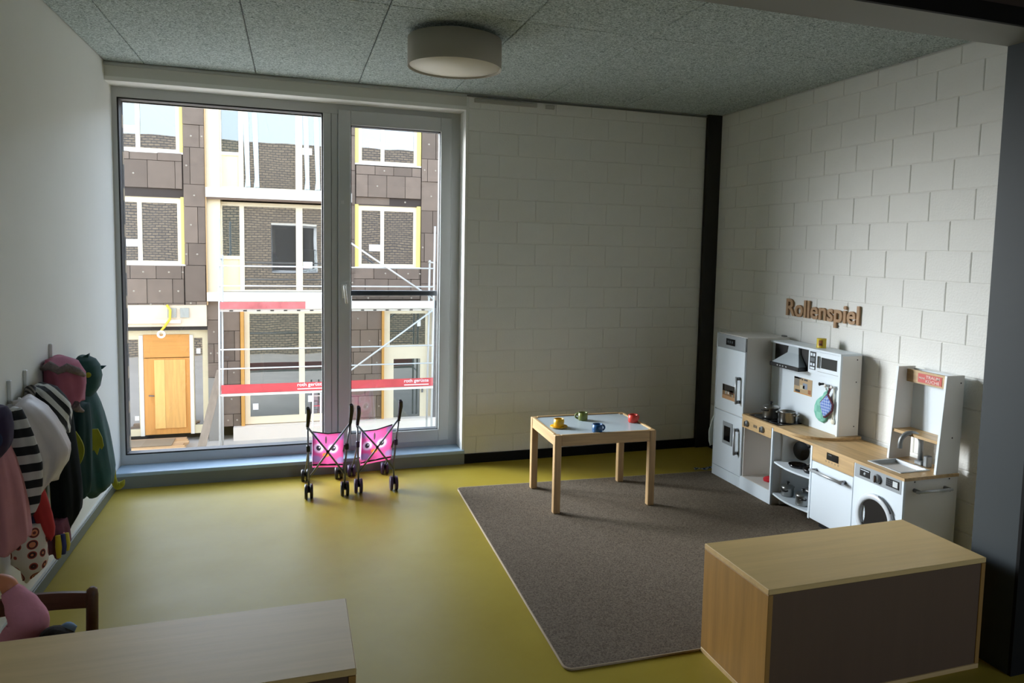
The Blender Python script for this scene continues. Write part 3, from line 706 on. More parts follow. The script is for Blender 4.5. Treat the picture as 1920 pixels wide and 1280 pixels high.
# --- washing machine
wm = thing('toy_washing_machine', (KX + .15, (YE + YG) / 2, RZ), 'white toy washing machine with a round dark porthole', 'toy washer')
part('carcass', bx(KX + .012, KR, YG, YE - .0005, .05, .440), kit_side, wm)
for x in (KX + .05, KR - .05): part('foot', bx(x, x + .03, YE - .02, YG + .02, RZ + .001, .05), black, wm)
part('front', bx(KX, KX + .012, YE - .004, YG + .012, .056, .374), kit_white, wm)
part('side_edge', bx(KX, KX + .012, YG, YG + .012, .056, .440), kit_white, wm)
part('side_edge', bx(KX, KX + .012, YE - .0005, YE - .0045, .056, .440), kit_white, wm)
cp4 = part('control_panel', bx(KX - .001, KX + .012, YE - .005, YG + .012, .3745, .4395), kit_grey, wm)
dr = part('detergent_drawer', bx(KX - .003, KX - .001, -1.935, -1.998, .389, .426), black, cp4)
part('drawer_line', bx(KX - .0036, KX - .003, -1.939, -1.994, .418, .421), kit_white, dr)
part('emblem', lt([(0, 0), (.007, 0), (.007, -.0006), (0, -.0006)], (KX - .003, -1.967, .404), 'x', 20), kit_grey, dr)
knob(cp4, -2.047, .405, KX - .001, .022)
dp4 = part('display', bx(KX - .003, KX - .001, -2.100, -2.175, .391, .428), black, cp4)
part('screen', bx(KX - .0036, KX - .003, -2.140, -2.168, .397, .423), M('screen_pale', (206, 212, 214), .4), dp4)
for r_ in range(3):
    for c_ in range(3): part('key', bx(KX - .0036, KX - .003, -2.105 - c_ * .011, -2.112 - c_ * .011, .398 + r_ * .009, .403 + r_ * .009), M('display_grey', (70, 76, 80), .4), dp4)
PC = (KX, -2.046, .215)
ph = part('porthole_ring', lt([(.115, 0), (.118, -.008), (.112, -.016), (.096, -.018), (.088, -.012), (.086, 0)], PC, 'x', 56), M('ring_white', (205, 211, 216), .3), wm)
# dark window whose hinge side is notched
nn = []
for k in range(41):
    a = math.radians(150 + (570 - 150 - 120) * k / 40 - 0)
    nn.append(a)
pts2 = [(.087 * math.cos(a), .087 * math.sin(a)) for a in [math.radians(-150 + 300 * k / 36) for k in range(37)]]
pts2 += [(-.062 + .0 , .040), (-.058, .012), (-.058, -.012), (-.062, -.040)]
part('porthole_glass', pr([(KX - .006, PC[1] - u, PC[2] + v) for u, v in pts2], (-.003, 0, 0)), M('dark_porthole', (40, 38, 36), .18), ph)
arcp = [(KX - .012, PC[1] - .117 * math.cos(math.radians(a)), PC[2] + .117 * math.sin(math.radians(a))) for a in range(78, 24, -6)]
part('seal', tb(arcp, .004, 6), M('seal_grey', (66, 70, 74), .4), ph)
part('door_catch', bx(KX - .024, KX - .004, PC[1] - .105, PC[1] - .138, .205, .252, bev=.004), silver, ph)
bar_handle('towel_bar', wm, (3.585, YG, .395), (3.79, YG, .392), (0, -.03, 0), .0065)
for x in (3.60, 3.80): part('screw_cap', lt([(0, 0), (.0035, 0), (.0035, -.001), (0, -.001)], (x, YG, .432), 'y', 10), black, wm)
# --- sink worktop with basin and tap
sw = thing('sink_worktop', (3.7, -1.8, .4405), 'straight beech worktop with the toy sink', 'worktop')
S = (3.585, 3.742, -1.942, -2.132)
bm = BM(); z0, z1 = .4405, .4545; XW = KX - .004
box(bm, XW, KR, S[2], -1.262, z0, z1); box(bm, XW, S[0], S[3], S[2], z0, z1); box(bm, S[1], KR, S[3], S[2], z0, z1); box(bm, XW, KR, YG - .006, S[3], z0, z1)
part('board', bm, beech_y, sw)
bs = BM(); rim = .007
ring_o = [(S[0] - rim, S[2] + rim), (S[1] + rim, S[2] + rim), (S[1] + rim, S[3] - rim), (S[0] - rim, S[3] - rim)]
ring_i = [(S[0] + .004, S[2] - .004), (S[1] - .004, S[2] - .004), (S[1] - .004, S[3] + .004), (S[0] + .004, S[3] + .004)]
ring_b = [(S[0] + .016, S[2] - .016), (S[1] - .016, S[2] - .016), (S[1] - .016, S[3] + .016), (S[0] + .016, S[3] + .016)]
v0 = [bs.verts.new((x, y, z1)) for x, y in ring_o]; v1 = [bs.verts.new((x, y, z1 + .003)) for x, y in ring_o]
v2 = [bs.verts.new((x, y, z1 + .003)) for x, y in ring_i]; v3 = [bs.verts.new((x, y, z1 - .05)) for x, y in ring_b]
for a, b in ((v0, v1), (v1, v2), (v2, v3)):
    for k in range(4): bs.faces.new((a[k], a[(k + 1) % 4], b[(k + 1) % 4], b[k]))
bs.faces.new(v3); bmesh.ops.recalc_face_normals(bs, faces=bs.faces)
bsn = part('basin', bs, M('basin_grey', (186, 192, 196), .35), sw)
part('drain', lt([(0, 0), (.014, 0), (.014, .002), (0, .002)], (3.663, -2.04, z1 - .05), seg=20), grey_tube, bsn)
tp = thing('toy_tap', (3.785, -2.045, z1), 'grey toy tap with an arched spout behind the basin', 'tap')
tapm = M('tap_grey', (138, 142, 144), .32, metal=.4)
part('tap_base', bx(3.762, 3.81, -2.03, -2.075, z1, z1 + .022, bev=.004), tapm, tp)
part('lever_block', bx(3.765, 3.80, -2.078, -2.104, z1, z1 + .055, bev=.005), tapm, tp)
sp = [(3.785, -2.045, z1 + .02), (3.785, -2.045, z1 + .10)]
for k in range(1, 11):
    a = math.pi * k / 10; sp.append((3.785 - .045 * (1 - math.cos(a)), -2.045 + .018 * (1 - math.cos(a)), z1 + .10 + .05 * math.sin(a)))
sp.append((3.695, -2.009, z1 + .075))
part('spout', tb(sp, .011, 14), tapm, tp)
# --- shelf frame over the sink
sf = thing('sink_shelf_frame', (3.78, -2.05, z1), 'white slanted shelf frame standing behind the toy sink', 'shelf')
def slant(y0, y1): return pr([(3.72, y0, z1), (KR, y0, z1), (KR, y0, .904), (3.748, y0, .904)], (0, y1 - y0, 0))
SY0, SY1 = -1.908, YG
for y in (SY0, SY1 + .012): 
    s_ = part('side_panel', slant(y, y - .012), kit_side, sf)
part('side_edge', pr([(3.7185, SY0, z1), (3.7205, SY0, z1), (3.7485, SY0, .904), (3.7465, SY0, .904)], (0, -.012, 0)), kit_white, sf)
part('side_edge', pr([(3.7185, SY1 + .012, z1), (3.7205, SY1 + .012, z1), (3.7485, SY1 + .012, .904), (3.7465, SY1 + .012, .904)], (0, -.012, 0)), kit_white, sf)
for x, z in ((3.83, .87), (3.80, .62)): part('screw_cap', lt([(0, 0), (.0035, 0), (.0035, -.001), (0, -.001)], (x, SY1, z), 'y', 10), black, sf)
part('back_panel', bx(KR - .008, KR, SY0 - .012, SY1 + .012, .60, .895), kit_white, sf)
hdr = part('header_board', bx(3.80, 3.812, SY0 - .012, SY1 + .012, .832, .892), beech_y, sf)
stk = part('red_sign', bx(3.798, 3.80, -1.988, -2.125, .840, .882), M('sign_red', (196, 74, 66), .5), hdr)
cream = M('sign_cream', (240, 214, 206), .5)
put_text('lettering', 'TRAUM', stk, cream, (3.798, -2.035, .8635), (0, -1, 0), (0, 0, 1), .078, .014, .0008, .01)
put_text('lettering', 'K\u00dcCHE', stk, cream, (3.798, -2.035, .8435), (0, -1, 0), (0, 0, 1), .078, .017, .0008, .01)
put_text('lettering', 'MEINE', stk, cream, (3.798, -1.995, .857), (0, -1, 0), (0, 0, 1), .034, .009, .0008, .01)
part('shelf_board', bx(3.735, KR - .008, SY0 - .012, SY1 + .012, .588, .602, bev=.001), beech_y, sf)
# --- small things about the kitchen
tn = thing('tin_can', (3.79, -1.31, HZ), 'squat yellow tin with a printed label on the hood unit', 'tin')
part('tin_body', lt([(0, 0), (.026, 0), (.027, .003), (.026, .006), (.026, .048), (.027, .051), (.025, .053), (0, .052)], (3.79, -1.31, HZ)), M('tin_yellow', (206, 180, 40), .4), tn)
tl = BM()
def curved(bm, c, r, z0, z1, a0, a1, n=8):
    A = [math.radians(a0 + (a1 - a0) * k / n) for k in range(n + 1)]
    lo = [bm.verts.new((c[0] + r * math.cos(a), c[1] + r * math.sin(a), z0)) for a in A]; hi = [bm.verts.new((c[0] + r * math.cos(a), c[1] + r * math.sin(a), z1)) for a in A]
    for k in range(n): bm.faces.new((lo[k], lo[k + 1], hi[k + 1], hi[k]))
curved(tl, (3.79, -1.31), .0264, HZ + .012, HZ + .044, 195, 245)
part('label_print', tl, M('tin_label', (150, 90, 40), .6), tn)
tl = BM(); curved(tl, (3.79, -1.31), .0266, HZ + .018, HZ + .026, 205, 232); part('label_print', tl, M('tin_label_dark', (60, 36, 28), .6), tn)
lc = solo('small_clip', bx(KR - .03, KR - .005, -.905, -.935, FZ, FZ + .008, bev=.002), M('clip_grey', (110, 112, 112), .5), 'small grey clip lying at the back edge of the toy fridge', 'clip')
# oven mitt, potholder, wooden spoon on the pegs
XH = BP - .004
mt_ = thing('oven_mitt', (XH, -1.44, .55), 'turquoise quilted oven mitt hanging from a peg', 'oven mitt')
def quilt(outline, th, x, nb=1.0):
    """padded flat shape in the (y,z) plane facing -x, soft towards its edge"""
    bm = BM(); c = sum((Vector((0,) + p) for p in outline), Vector()) / len(outline); rings = []
    for s, t in ((1, 0), (.96, .55), (.85, .85), (.6, 1), (.3, 1.0)):
        rings.append([bm.verts.new((x - th * t, c.y + (p[0] - c.y) * s, c.z + (p[1] - c.z) * s)) for p in outline])
    n = len(outline)
    for a, b in zip(rings, rings[1:]):
        for k in range(n): bm.faces.new((a[k], a[(k + 1) % n], b[(k + 1) % n], b[k])).smooth = True
    bm.faces.new(rings[-1]).smooth = True
    bk = [bm.verts.new((x + .002, p[0], p[1])) for p in outline]
    bm.faces.new(bk[::-1])
    for k in range(n): bm.faces.new((bk[k], bk[(k + 1) % n], rings[0][(k + 1) % n], rings[0][k]))
    bmesh.ops.recalc_face_normals(bm, faces=bm.faces); return bm
mo = [(-1.456, .700), (-1.440, .690), (-1.428, .668), (-1.406, .655), (-1.380, .632), (-1.366, .600), (-1.364, .565), (-1.380, .535), (-1.408, .518), (-1.440, .515), (-1.463, .53), (-1.470, .56), (-1.474, .60), (-1.476, .65)]
def checks(name, a, b, c, sc_):
    mt, nt, p = new_mat(name); L = nt.links; tc = nd(nt, 'ShaderNodeTexCoord')
    mp = nd(nt, 'ShaderNodeMapping'); mp.inputs['Rotation'].default_value = (math.radians(c), 0, 0); L.new(tc.outputs['Object'], mp.inputs['Vector'])
    ck = nd(nt, 'ShaderNodeTexChecker', Scale=sc_); ck.inputs['Color1'].default_value = lin(*a); ck.inputs['Color2'].default_value = lin(*b)
    L.new(mp.outputs['Vector'], ck.inputs['Vector']); L.new(ck.outputs['Color'], p.inputs['Base Color']); p.inputs['Roughness'].default_value = .9; return mt
part('mitt_body', quilt(mo, .012, XH), checks('turquoise_quilt', (112, 178, 160), (134, 196, 178), 0, 28), mt_)
part('loop', tb([(XH, -1.448, .70), (XH - .012, -1.458, .725), (XH - .012, -1.466, .735), (XH, -1.472, .70)], .003, 6), M('loop_white', (205, 214, 208), .8), mt_)
ph_ = thing('potholder', (XH - .014, -1.5, .55), 'blue patterned potholder with a dark red border', 'potholder')
po_ = [(-1.480, .690), (-1.532, .636), (-1.528, .60), (-1.474, .552), (-1.458, .549), (-1.428, .605), (-1.424, .632)]
XP = XH - .016
part('border', quilt(po_, .006, XP), M('border_plum', (88, 40, 52), .9), ph_)
pi_ = [(-1.476 + (a + 1.476) * .86, .615 + (b - .615) * .86) for a, b in po_]
part('centre', quilt(pi_, .006, XP - .004), checks('blue_weave', (92, 120, 190), (160, 178, 214), 45, 90), ph_)
part('loop', tb([(XP, -1.480, .688), (XP - .003, -1.50, .722), (XP - .003, -1.510, .732), (XP, -1.488, .688)], .0035, 6), MATS['border_plum'], ph_)
spn_ = thing('wooden_spoon', (XH - .004, -1.515, .54), 'pale toy spoon hanging behind the potholder', 'toy spoon')
part('spoon_bowl', lt([(0, -.004), (.013, -.003), (.015, 0), (.013, .003), (0, .004)], (XH - .004, -1.515, .540), 'x', 20), M('pale_spoon', (222, 218, 200), .5), spn_)
part('spoon_stem', tb([(XH - .004, -1.515, .55), (XH - .004, -1.514, .73)], .004, 8), MATS['pale_spoon'], spn_)
# cloths by the fridge
tea = loft([(.435, 3.585, -.618, .02, .010), (.36, 3.572, -.616, .035, .014), (.28, 3.566, -.612, .05, .016), (.22, 3.572, -.612, .05, .016), (.195, 3.575, -.612, .042, .013)], folds=5, amp=.12)
tt = thing('tea_towel', (3.57, -.615, .44), 'white tea towel with a green hem hanging beside the toy fridge', 'towel')
part('cloth', tea, M('towel_white', (196, 204, 200), .95), tt)
part('hook', tb([(3.59, -.636, .45), (3.59, -.618, .45), (3.59, -.612, .44)], .004, 8), chrome, tt)
fc = BM(); gx, gy = 14, 6; grid = {}
for i in range(gx + 1):
    for j in range(gy + 1):
        u, v = i / gx, j / gy
        grid[i, j] = fc.verts.new((3.455 + .15 * u, -.535 - .035 * v + .012 * math.sin(9 * u), .012 + .011 * abs(math.sin(7 * u + 3 * v)) * (1 - abs(v - .5))))
for i in range(gx):
    for j in range(gy): fc.faces.new((grid[i, j], grid[i + 1, j], grid[i + 1, j + 1], grid[i, j + 1])).smooth = True
bmesh.ops.solidify(fc, geom=fc.faces[:], thickness=.004)
solo('dropped_cloth', fc, checks('blue_white_check', (60, 78, 118), (190, 198, 206), 20, 60), 'blue and white checked cloth dropped on the floor by the toy fridge', 'cloth')
# ================================================================== WALL LETTERS
word = 'Rollenspiel'
sg = thing('wall_lettering', (W, -1.18, 1.06), 'wooden letters spelling a word on the white block wall', 'lettering')
plym = M('plywood_letter', (176, 140, 104), .6, var=.1, vscale=30)
OFF = .022
full = text_mesh(word, OFF); fb_ = bb(full); x0_, x1_ = fb_[0], fb_[1]
capb = bb(text_mesh('R', OFF))
sy = .103 / (capb[3] - capb[2]); sx_ = .626 / (x1_ - x0_)
for i, chh in enumerate(word):
    pre = bb(text_mesh(word[:i + 1], OFF)); me = text_mesh(chh, OFF); lb_ = bb(me); shift = pre[1] - lb_[1] - x0_
    for v in me.vertices:
        y = -.870 - (v.co.x + shift) * sx_; z = 1.056 + (v.co.y - capb[2]) * sy
        v.co = Vector((W - .002 - (v.co.z + .5) * .012, y, z))
    me.materials.clear(); me.materials.append(plym); me.name = 'letter'
    part('letter', me, plym, sg)

# ================================================================== DOLL STROLLERS
def stroller(x0, x1, y_near, y_far, wheel_mat, grip_mat, label, tilt, lift):
    """two near legs at x0/x1, cross braces towards the camera, fabric seat with an owl face behind them"""
    s = thing('doll_stroller', ((x0 + x1) / 2, (y_near + y_far) / 2, 0), label, 'stroller', 'doll strollers by the window')
    wd = x1 - x0
    for x, top, lean in ((x0, .41 + lift[0], -.004), (x1, .41 + lift[1], .032)):
        part('near_leg', tb([(x, y_near, .062), (x, y_near + .01, .16), (x + lean * .5, y_near + .02, .30), (x + lean, y_near + .025, top)], .0055, 10), grey_tube, s)
        part('far_leg', tb([(x, y_near + .025, .285), (x - .008, (y_near + y_far) / 2, .16), (x - .015, y_far, .045)], .005, 10), grey_tube, s)
        part('hinge_clamp', bx(x - .010 + lean * .4, x + .010 + lean * .4, y_near + .005, y_near + .035, .265, .30, bev=.003), wheel_mat, s)
        g = part('grip', tb([(x + lean, y_near + .025, top - .005), (x + lean + .003, y_near + .02, top + .03), (x + lean + .006, y_near + .0, top + .075), (x + lean + .003, y_near - .02, top + .105), (x + lean, y_near - .03, top + .115)], [.009, .011, .013, .012, .008], 12), grip_mat, s)
        part('cap', lt([(0, -.006), (.009, -.006), (.009, .006), (0, .006)], (x + lean, y_near + .025, top - .01), 'x', 14), black, s)
        for (yy, zz, r) in ((y_near, .042, .042), (y_far, .036, .036)):
            xx = x if yy == y_near else x - .015
            w_ = part('wheel_pair', lathe(lathe(BM(), [(0, .008), (r * .5, .008), (r * .9, .006), (r, .010), (r, .019), (r * .9, .023), (0, .023)], (xx, yy, zz), 'x', 28), [(0, -.008), (r * .5, -.008), (r * .9, -.006), (r, -.010), (r, -.019), (r * .9, -.023), (0, -.023)], (xx, yy, zz), 'x', 28), wheel_mat, s)
            part('axle', tb([(xx - .012, yy, zz), (xx + .012, yy, zz)], .008, 10), grey_tube, w_)
            part('fork', tb([(xx, yy, zz + .004), (xx, yy, zz + .03)], .0075, 8), wheel_mat, w_)
    yb = y_near - .004
    part('cross_brace', tb([(x0 - .004, yb + .02, .405 + lift[0]), (x0 + wd * .5, yb, .27), (x1, yb + .01, .125)], .0052, 10), grey_tube, s)
    part('cross_brace', tb([(x1 + .03, yb + .03, .405 + lift[1]), (x0 + wd * .55, yb + .012, .262), (x0, yb + .01, .115)], .0052, 10), grey_tube, s)
    part('brace_rivet', lt([(0, 0), (.008, 0), (.008, -.01), (0, -.012)], (x0 + wd * .52, yb - .002, .266), 'y', 14), black, s)
    # fabric: back sheet, seat and front lip
    fx0, fx1 = x0 + .022, x1 - .004
    def yz(t):          # profile from top of the back to front of the seat
        P = [(y_near + .045, .365), (y_near + .065, .27), (y_near + .085, .17), (y_near + .13, .132), (y_near + .22, .15), (y_near + .26, .175)]
        q = t * (len(P) - 1); k = min(int(q), len(P) - 2); f = q - k
        return P[k][0] * (1 - f) + P[k + 1][0] * f, P[k][1] * (1 - f) + P[k + 1][1] * f
    bm = BM(); g = {}; uvl = bm.loops.layers.uv.new('UVMap')
    for i in range(13):
        for j in range(25):
            u, t_ = i / 12, j / 24; y, z = yz(t_)
            sag = -.018 * math.sin(math.pi * u) * (1 - t_) + tilt * (u - .5) * (1 - .3 * t_)
            g[i, j] = bm.verts.new((fx0 + (fx1 - fx0) * u, y + .03 * math.sin(math.pi * u), z + sag))
    for i in range(12):
        for j in range(24):
            f_ = bm.faces.new((g[i, j], g[i + 1, j], g[i + 1, j + 1], g[i, j + 1])); f_.smooth = True
            for lp_, (a_, b_2) in zip(f_.loops, ((i, j), (i + 1, j), (i + 1, j + 1), (i, j + 1))): lp_[uvl].uv = (a_ / 12, b_2 / 24)
    bmesh.ops.solidify(bm, geom=bm.faces[:], thickness=.002)
    fab = part('fabric_seat', bm, MATS['owl_fabric'], s)
    # side cheeks in pale lilac
    for xs_ in (fx0, fx1):
        part('side_cheek', pr([(xs_, yz(0)[0], yz(0)[1]), (xs_, yz(.2)[0], yz(.2)[1]), (xs_, yz(.4)[0], yz(.4)[1]), (xs_, yz(.8)[0], yz(.8)[1]), (xs_, y_near + .2, .22)], (.002, 0, 0)), M('stroller_lilac', (196, 170, 206), .8), s)
    part('hem', tb([(fx0, yz(0)[0], .365 - tilt * .5), (fx0 + (fx1 - fx0) * .5, yz(0)[0] + .03, .347), (fx1, yz(0)[0], .365 + tilt * .5)], .0035, 8), black, fab)
    part('hem', tb([(fx0, yz(.45)[0], yz(.45)[1] - tilt * .4), (fx0 + (fx1 - fx0) * .5, yz(.45)[0] + .028, yz(.45)[1] - .008), (fx1, yz(.45)[0], yz(.45)[1] + tilt * .4)], .006, 8), black, fab)
    # rear cross bar and basket edge
    part('seat_bar', tb([(x0 - .008, (y_near + y_far) / 2, .16), (x1 - .008, (y_near + y_far) / 2, .16)], .0045, 8), black, s)
    return s
def fabric(name, rgb, k=.5):
    mt, nt, p = new_mat(name); L = nt.links; out = nt.nodes['Material Output']
    p.inputs['Base Color'].default_value = lin(*rgb); p.inputs['Roughness'].default_value = .8
    t = nd(nt, 'ShaderNodeBsdfTranslucent', Color=lin(*rgb)); mx = nd(nt, 'ShaderNodeMixShader', Fac=k)
    L.new(p.outputs[0], mx.inputs[1]); L.new(t.outputs[0], mx.inputs[2]); L.new(mx.outputs[0], out.inputs['Surface']); return mt
fabric('stroller_lilac', (216, 196, 226))
def owl_fabric():
    mt = fabric('owl_fabric', (246, 132, 188), .55); nt = mt.node_tree; L = nt.links
    uv = nd(nt, 'ShaderNodeUVMap'); uv.uv_map = 'UVMap'; col = nd(nt, 'ShaderNodeRGB'); col.outputs[0].default_value = lin(244, 124, 184); cur = col.outputs[0]
    def blob(c, r, rgb, hard=True, power=2.0):
        nonlocal cur
        mp = nd(nt, 'ShaderNodeMapping'); mp.inputs['Location'].default_value = (-c[0] / r[0], -c[1] / r[1], 0); mp.inputs['Scale'].default_value = (1 / r[0], 1 / r[1], 1)
        L.new(uv.outputs[0], mp.inputs['Vector']); ln = nd(nt, 'ShaderNodeVectorMath', operation='LENGTH'); L.new(mp.outputs[0], ln.inputs[0])
        mr = nd(nt, 'ShaderNodeMapRange'); mr.inputs['From Min'].default_value = 1.0 if hard else .6; mr.inputs['From Max'].default_value = 1.06 if hard else 1.1
        mr.inputs['To Min'].default_value = 1; mr.inputs['To Max'].default_value = 0; L.new(ln.outputs['Value'], mr.inputs['Value'])
        mx = nd(nt, 'ShaderNodeMix'); mx.data_type = 'RGBA'; mx.inputs[7].default_value = lin(*rgb); L.new(mr.outputs[0], mx.inputs[0]); L.new(cur, mx.inputs[6]); cur = mx.outputs[2]
    for u in (.08, .92): blob((u, .045), (.12, .06), (196, 150, 196), False)
    blob((.10, .34), (.22, .05), (206, 176, 216), False); blob((.92, .36), (.16, .05), (206, 176, 216), False)
    for t0 in (.20, .78):                       # back sheet and the seat front share the print
        for u in (.20, .68):
            blob((u, t0), (.20, .075), (250, 196, 226), False); blob((u, t0 + .002), (.15, .055), (252, 232, 244)); blob((u, t0), (.075, .032), (84, 80, 86)); blob((u + .03, t0 - .008), (.022, .009), (250, 250, 252))
        blob((.44, t0 + .085), (.11, .028), (246, 170, 84)); blob((.44, t0 - .115), (.03, .05), (104, 84, 92))
    p = nt.nodes['Principled BSDF']; t = [n for n in nt.nodes if n.type == 'BSDF_TRANSLUCENT'][0]
    L.new(cur, p.inputs['Base Color']); L.new(cur, t.inputs['Color'])
owl_fabric()
purple = M('purple_plastic', (62, 40, 78), .4)
stroller(1.054, 1.250, -.455, -.125, black, black, 'pink owl doll stroller with black wheels by the window', -.012, (0.0, .008))
stroller(1.328, 1.530, -.425, -.095, purple, M('dark_purple_grip', (34, 26, 44), .4), 'pink owl doll stroller with purple wheels by the window', .030, (-.012, .012))

# ================================================================== DRESS-UP CLOTHES ON THE LEFT WALL
hookm = M('hook_white', (222, 222, 218), .4)
def hook(y, z, label):
    h = thing('wall_hook', (0, y, z), label, 'hook', 'white hooks on the plastered wall')
    part('strip', bx(0, .012, y - .008, y + .008, z - .055, z + .03, bev=.002), hookm, h)
    part('prong', tb([(.003, y, z - .045), (.02, y, z - .055), (.032, y, z - .05), (.036, y, z - .035)], .005, 8), hookm, h)
hook(-1.11, .955, 'white wall hook above the pink hood')
hook(-1.43, .895, 'white wall hook above the striped sleeve')
hook(-1.60, .885, 'white wall hook above the striped scarf')
hook(-1.765, .875, 'white wall hook above the purple bundle')
def rows(yc, data, ry, shrink=.9, wallmin=.01):
    return [(z, max(xc, wallmin + hw * shrink * .8), yc, hw * shrink, ry * (.75 + .25 * min(1, i))) for i, (z, xc, hw) in enumerate(data)]
# dragon costume
dg = thing('dragon_costume', (.06, -.8, .25), 'dark green dragon costume with yellow wings hanging by the window', 'costume')
velvet = M('green_velvet', (8, 62, 56), .85, var=.35, vscale=9, sheen=.05)
velvet_y = M('yellow_green_felt', (150, 150, 30), .85, var=.12, vscale=16)
part('hood', loft([(.888, .05, -.80, .02, .03), (.87, .058, -.80, .042, .06), (.841, .064, -.80, .052, .085), (.79, .066, -.80, .058, .10), (.74, .06, -.80, .055, .10), (.70, .05, -.80, .042, .09)], folds=3, amp=.05, wall=.006), velvet, dg)
part('body', loft([(.72, .05, -.80, .04, .10), (.66, .056, -.80, .054, .13), (.60, .06, -.80, .062, .15), (.52, .064, -.80, .07, .17), (.42, .068, -.80, .078, .18), (.33, .072, -.80, .086, .18), (.285, .076, -.80, .080, .17), (.255, .09, -.79, .058, .13)], folds=6, amp=.13, ph=.6, wall=.006), velvet, dg)
part('arm', loft([(.70, .085, -1.0, .03, .05), (.60, .09, -1.02, .036, .055), (.48, .085, -1.03, .042, .06), (.36, .08, -1.03, .045, .06), (.30, .075, -1.02, .04, .055)], folds=5, amp=.14, wall=.01), M('green_velvet_sleeve', (7, 46, 44), .85, var=.2, vscale=9), dg)
part('horn', tb([(.098, -.77, .822), (.118, -.765, .826), (.135, -.76, .832)], [.012, .009, .001], 10), M('teal_horn', (10, 64, 70), .8), dg)
part('ear', pr([(.05, -.83, .885), (.075, -.82, .875), (.078, -.82, .900)], (0, .02, 0)), velvet, dg)
ey = part('eye', lt([(0, -.004), (.012, -.003), (.012, .003), (0, .004)], (.088, -.885, .81), 'y', 16), velvet_y, dg)
wing = [(.085, .575), (.135, .572), (.150, .53), (.155, .49), (.147, .475), (.140, .487), (.130, .452), (.118, .478), (.102, .462), (.096, .49), (.088, .53)]
part('wing', pr([(x, -.965 + .3 * (x - .085), z) for x, z in wing], (0, .006, 0)), velvet_y, dg)
part('belly_patch', pr([(.084 + .030 * math.sin(math.pi * k / 12), -1.10, .60 - .17 * k / 12) for k in range(13)] , (0, .01, 0)), velvet_y, dg)
part('tail', stube(BM(), [(.105, -.63, .36), (.118, -.625, .29), (.124, -.62, .245), (.128, -.615, .215), (.14, -.61, .200), (.155, -.605, .206), (.168, -.60, .226)], [.022, .016, .012, .014, .02, .016, .003], 14), velvet_y, dg)
# pink padded hood
pk = thing('padded_hood', (.06, -1.15, .76), 'dusty pink padded hood with a grey fleece brim on a hook', 'hood')
part('padding', loft(rows(-1.15, [(.930, .03, .03), (.909, .05, .062), (.863, .06, .078), (.813, .066, .080), (.77, .072, .066), (.735, .09, .035)], .12), folds=5, amp=.10, wall=.006), M('dusty_pink_velour', (158, 86, 106), .9, var=.08, vscale=12, bump=.2, bscale=30), pk)
part('brim', tb([(.012, -1.24, .90), (.04, -1.262, .915), (.075, -1.268, .893), (.10, -1.262, .905), (.13, -1.235, .885), (.148, -1.2, .86)], [.012, .018, .016, .018, .016, .008], 12), M('grey_fleece', (122, 108, 106), .95, bump=.6, bscale=80), pk)
part('cuff', tb([(.118, -1.24, .745), (.125, -1.22, .722), (.14, -1.2, .708)], [.02, .014, .006], 10), MATS['grey_fleece'], pk)
# striped sleeve
bw = stripes('black_white_stripe', (196, 196, 190), (20, 20, 22), 'DIAGONAL', 9, dist=1.2)
ss = thing('striped_shirt', (.08, -1.4, .68), 'black and white finely striped shirt bunched on a hook', 'shirt')
part('sleeve', loft(rows(-1.40, [(.86, .045, .03), (.846, .06, .045), (.81, .072, .06), (.777, .088, .062), (.744, .112, .036), (.712, .117, .022), (.665, .118, .014)], .07), folds=6, amp=.12, wall=.006), bw, ss)
part('ruffle', tb([(.02, -1.46, .855), (.035, -1.475, .865), (.03, -1.48, .83), (.04, -1.482, .80), (.03, -1.48, .775)], [.012, .018, .02, .018, .01], 10), stripes('leopard_ruffle', (40, 36, 34), (120, 112, 104), 'DIAGONAL', 22, dist=8), ss)
# white satin with broad striped scarf
ws_ = thing('white_satin_cape', (.1, -1.6, .45), 'pale satin cape hanging behind a broad striped scarf', 'cape')
part('cape', loft(rows(-1.60, [(.845, .045, .02), (.81, .066, .05), (.76, .085, .066), (.71, .10, .074), (.649, .118, .080), (.60, .118, .066), (.565, .118, .038), (.53, .115, .02)], .11), folds=5, amp=.13, ph=1.0, wall=.008), M('pale_satin', (190, 180, 176), .5, var=.08, vscale=8, sheen=.1), ws_)
sc2 = stripes('broad_black_white_stripe', (186, 182, 176), (18, 18, 20), 'Z', 5.2, dist=.6)
st2 = thing('striped_scarf', (.06, -1.74, .45), 'scarf with broad black and white bands draped over the pale cape', 'scarf')
part('scarf_end', loft([(.835, .055, -1.72, .02, .03), (.80, .062, -1.735, .032, .03), (.72, .070, -1.74, .050, .03), (.64, .082, -1.74, .056, .03), (.56, .085, -1.735, .052, .03), (.50, .080, -1.73, .046, .03), (.455, .072, -1.73, .036, .025)], folds=4, amp=.12, wall=.01), sc2, st2)
part('fringe', loft([(.62, .035, -1.77, .012, .02), (.54, .045, -1.77, .018, .02), (.46, .055, -1.77, .02, .02), (.42, .058, -1.77, .014, .018)], folds=4, amp=.15, wall=.01), sc2, st2)
pb_ = thing('purple_bundle', (.04, -1.84, .69), 'dark purple and navy rolled garment on the hook nearest the camera', 'garment')
part('roll', loft([(.862, .04, -1.83, .025, .05), (.84, .045, -1.84, .036, .07), (.80, .048, -1.85, .04, .08), (.75, .046, -1.85, .038, .08), (.71, .04, -1.84, .028, .06)], folds=4, amp=.1, wall=.006), M('dark_purple_cloth', (44, 30, 56), .9, var=.3, vscale=10), pb_)
lt_ = BM()
part('round_badge', lt([(0, -.004), (.03, -.003), (.034, 0), (.03, .006), (0, .008)], (.05, -1.925, .775), 'y', 24), M('navy_badge', (34, 44, 74), .8), pb_)
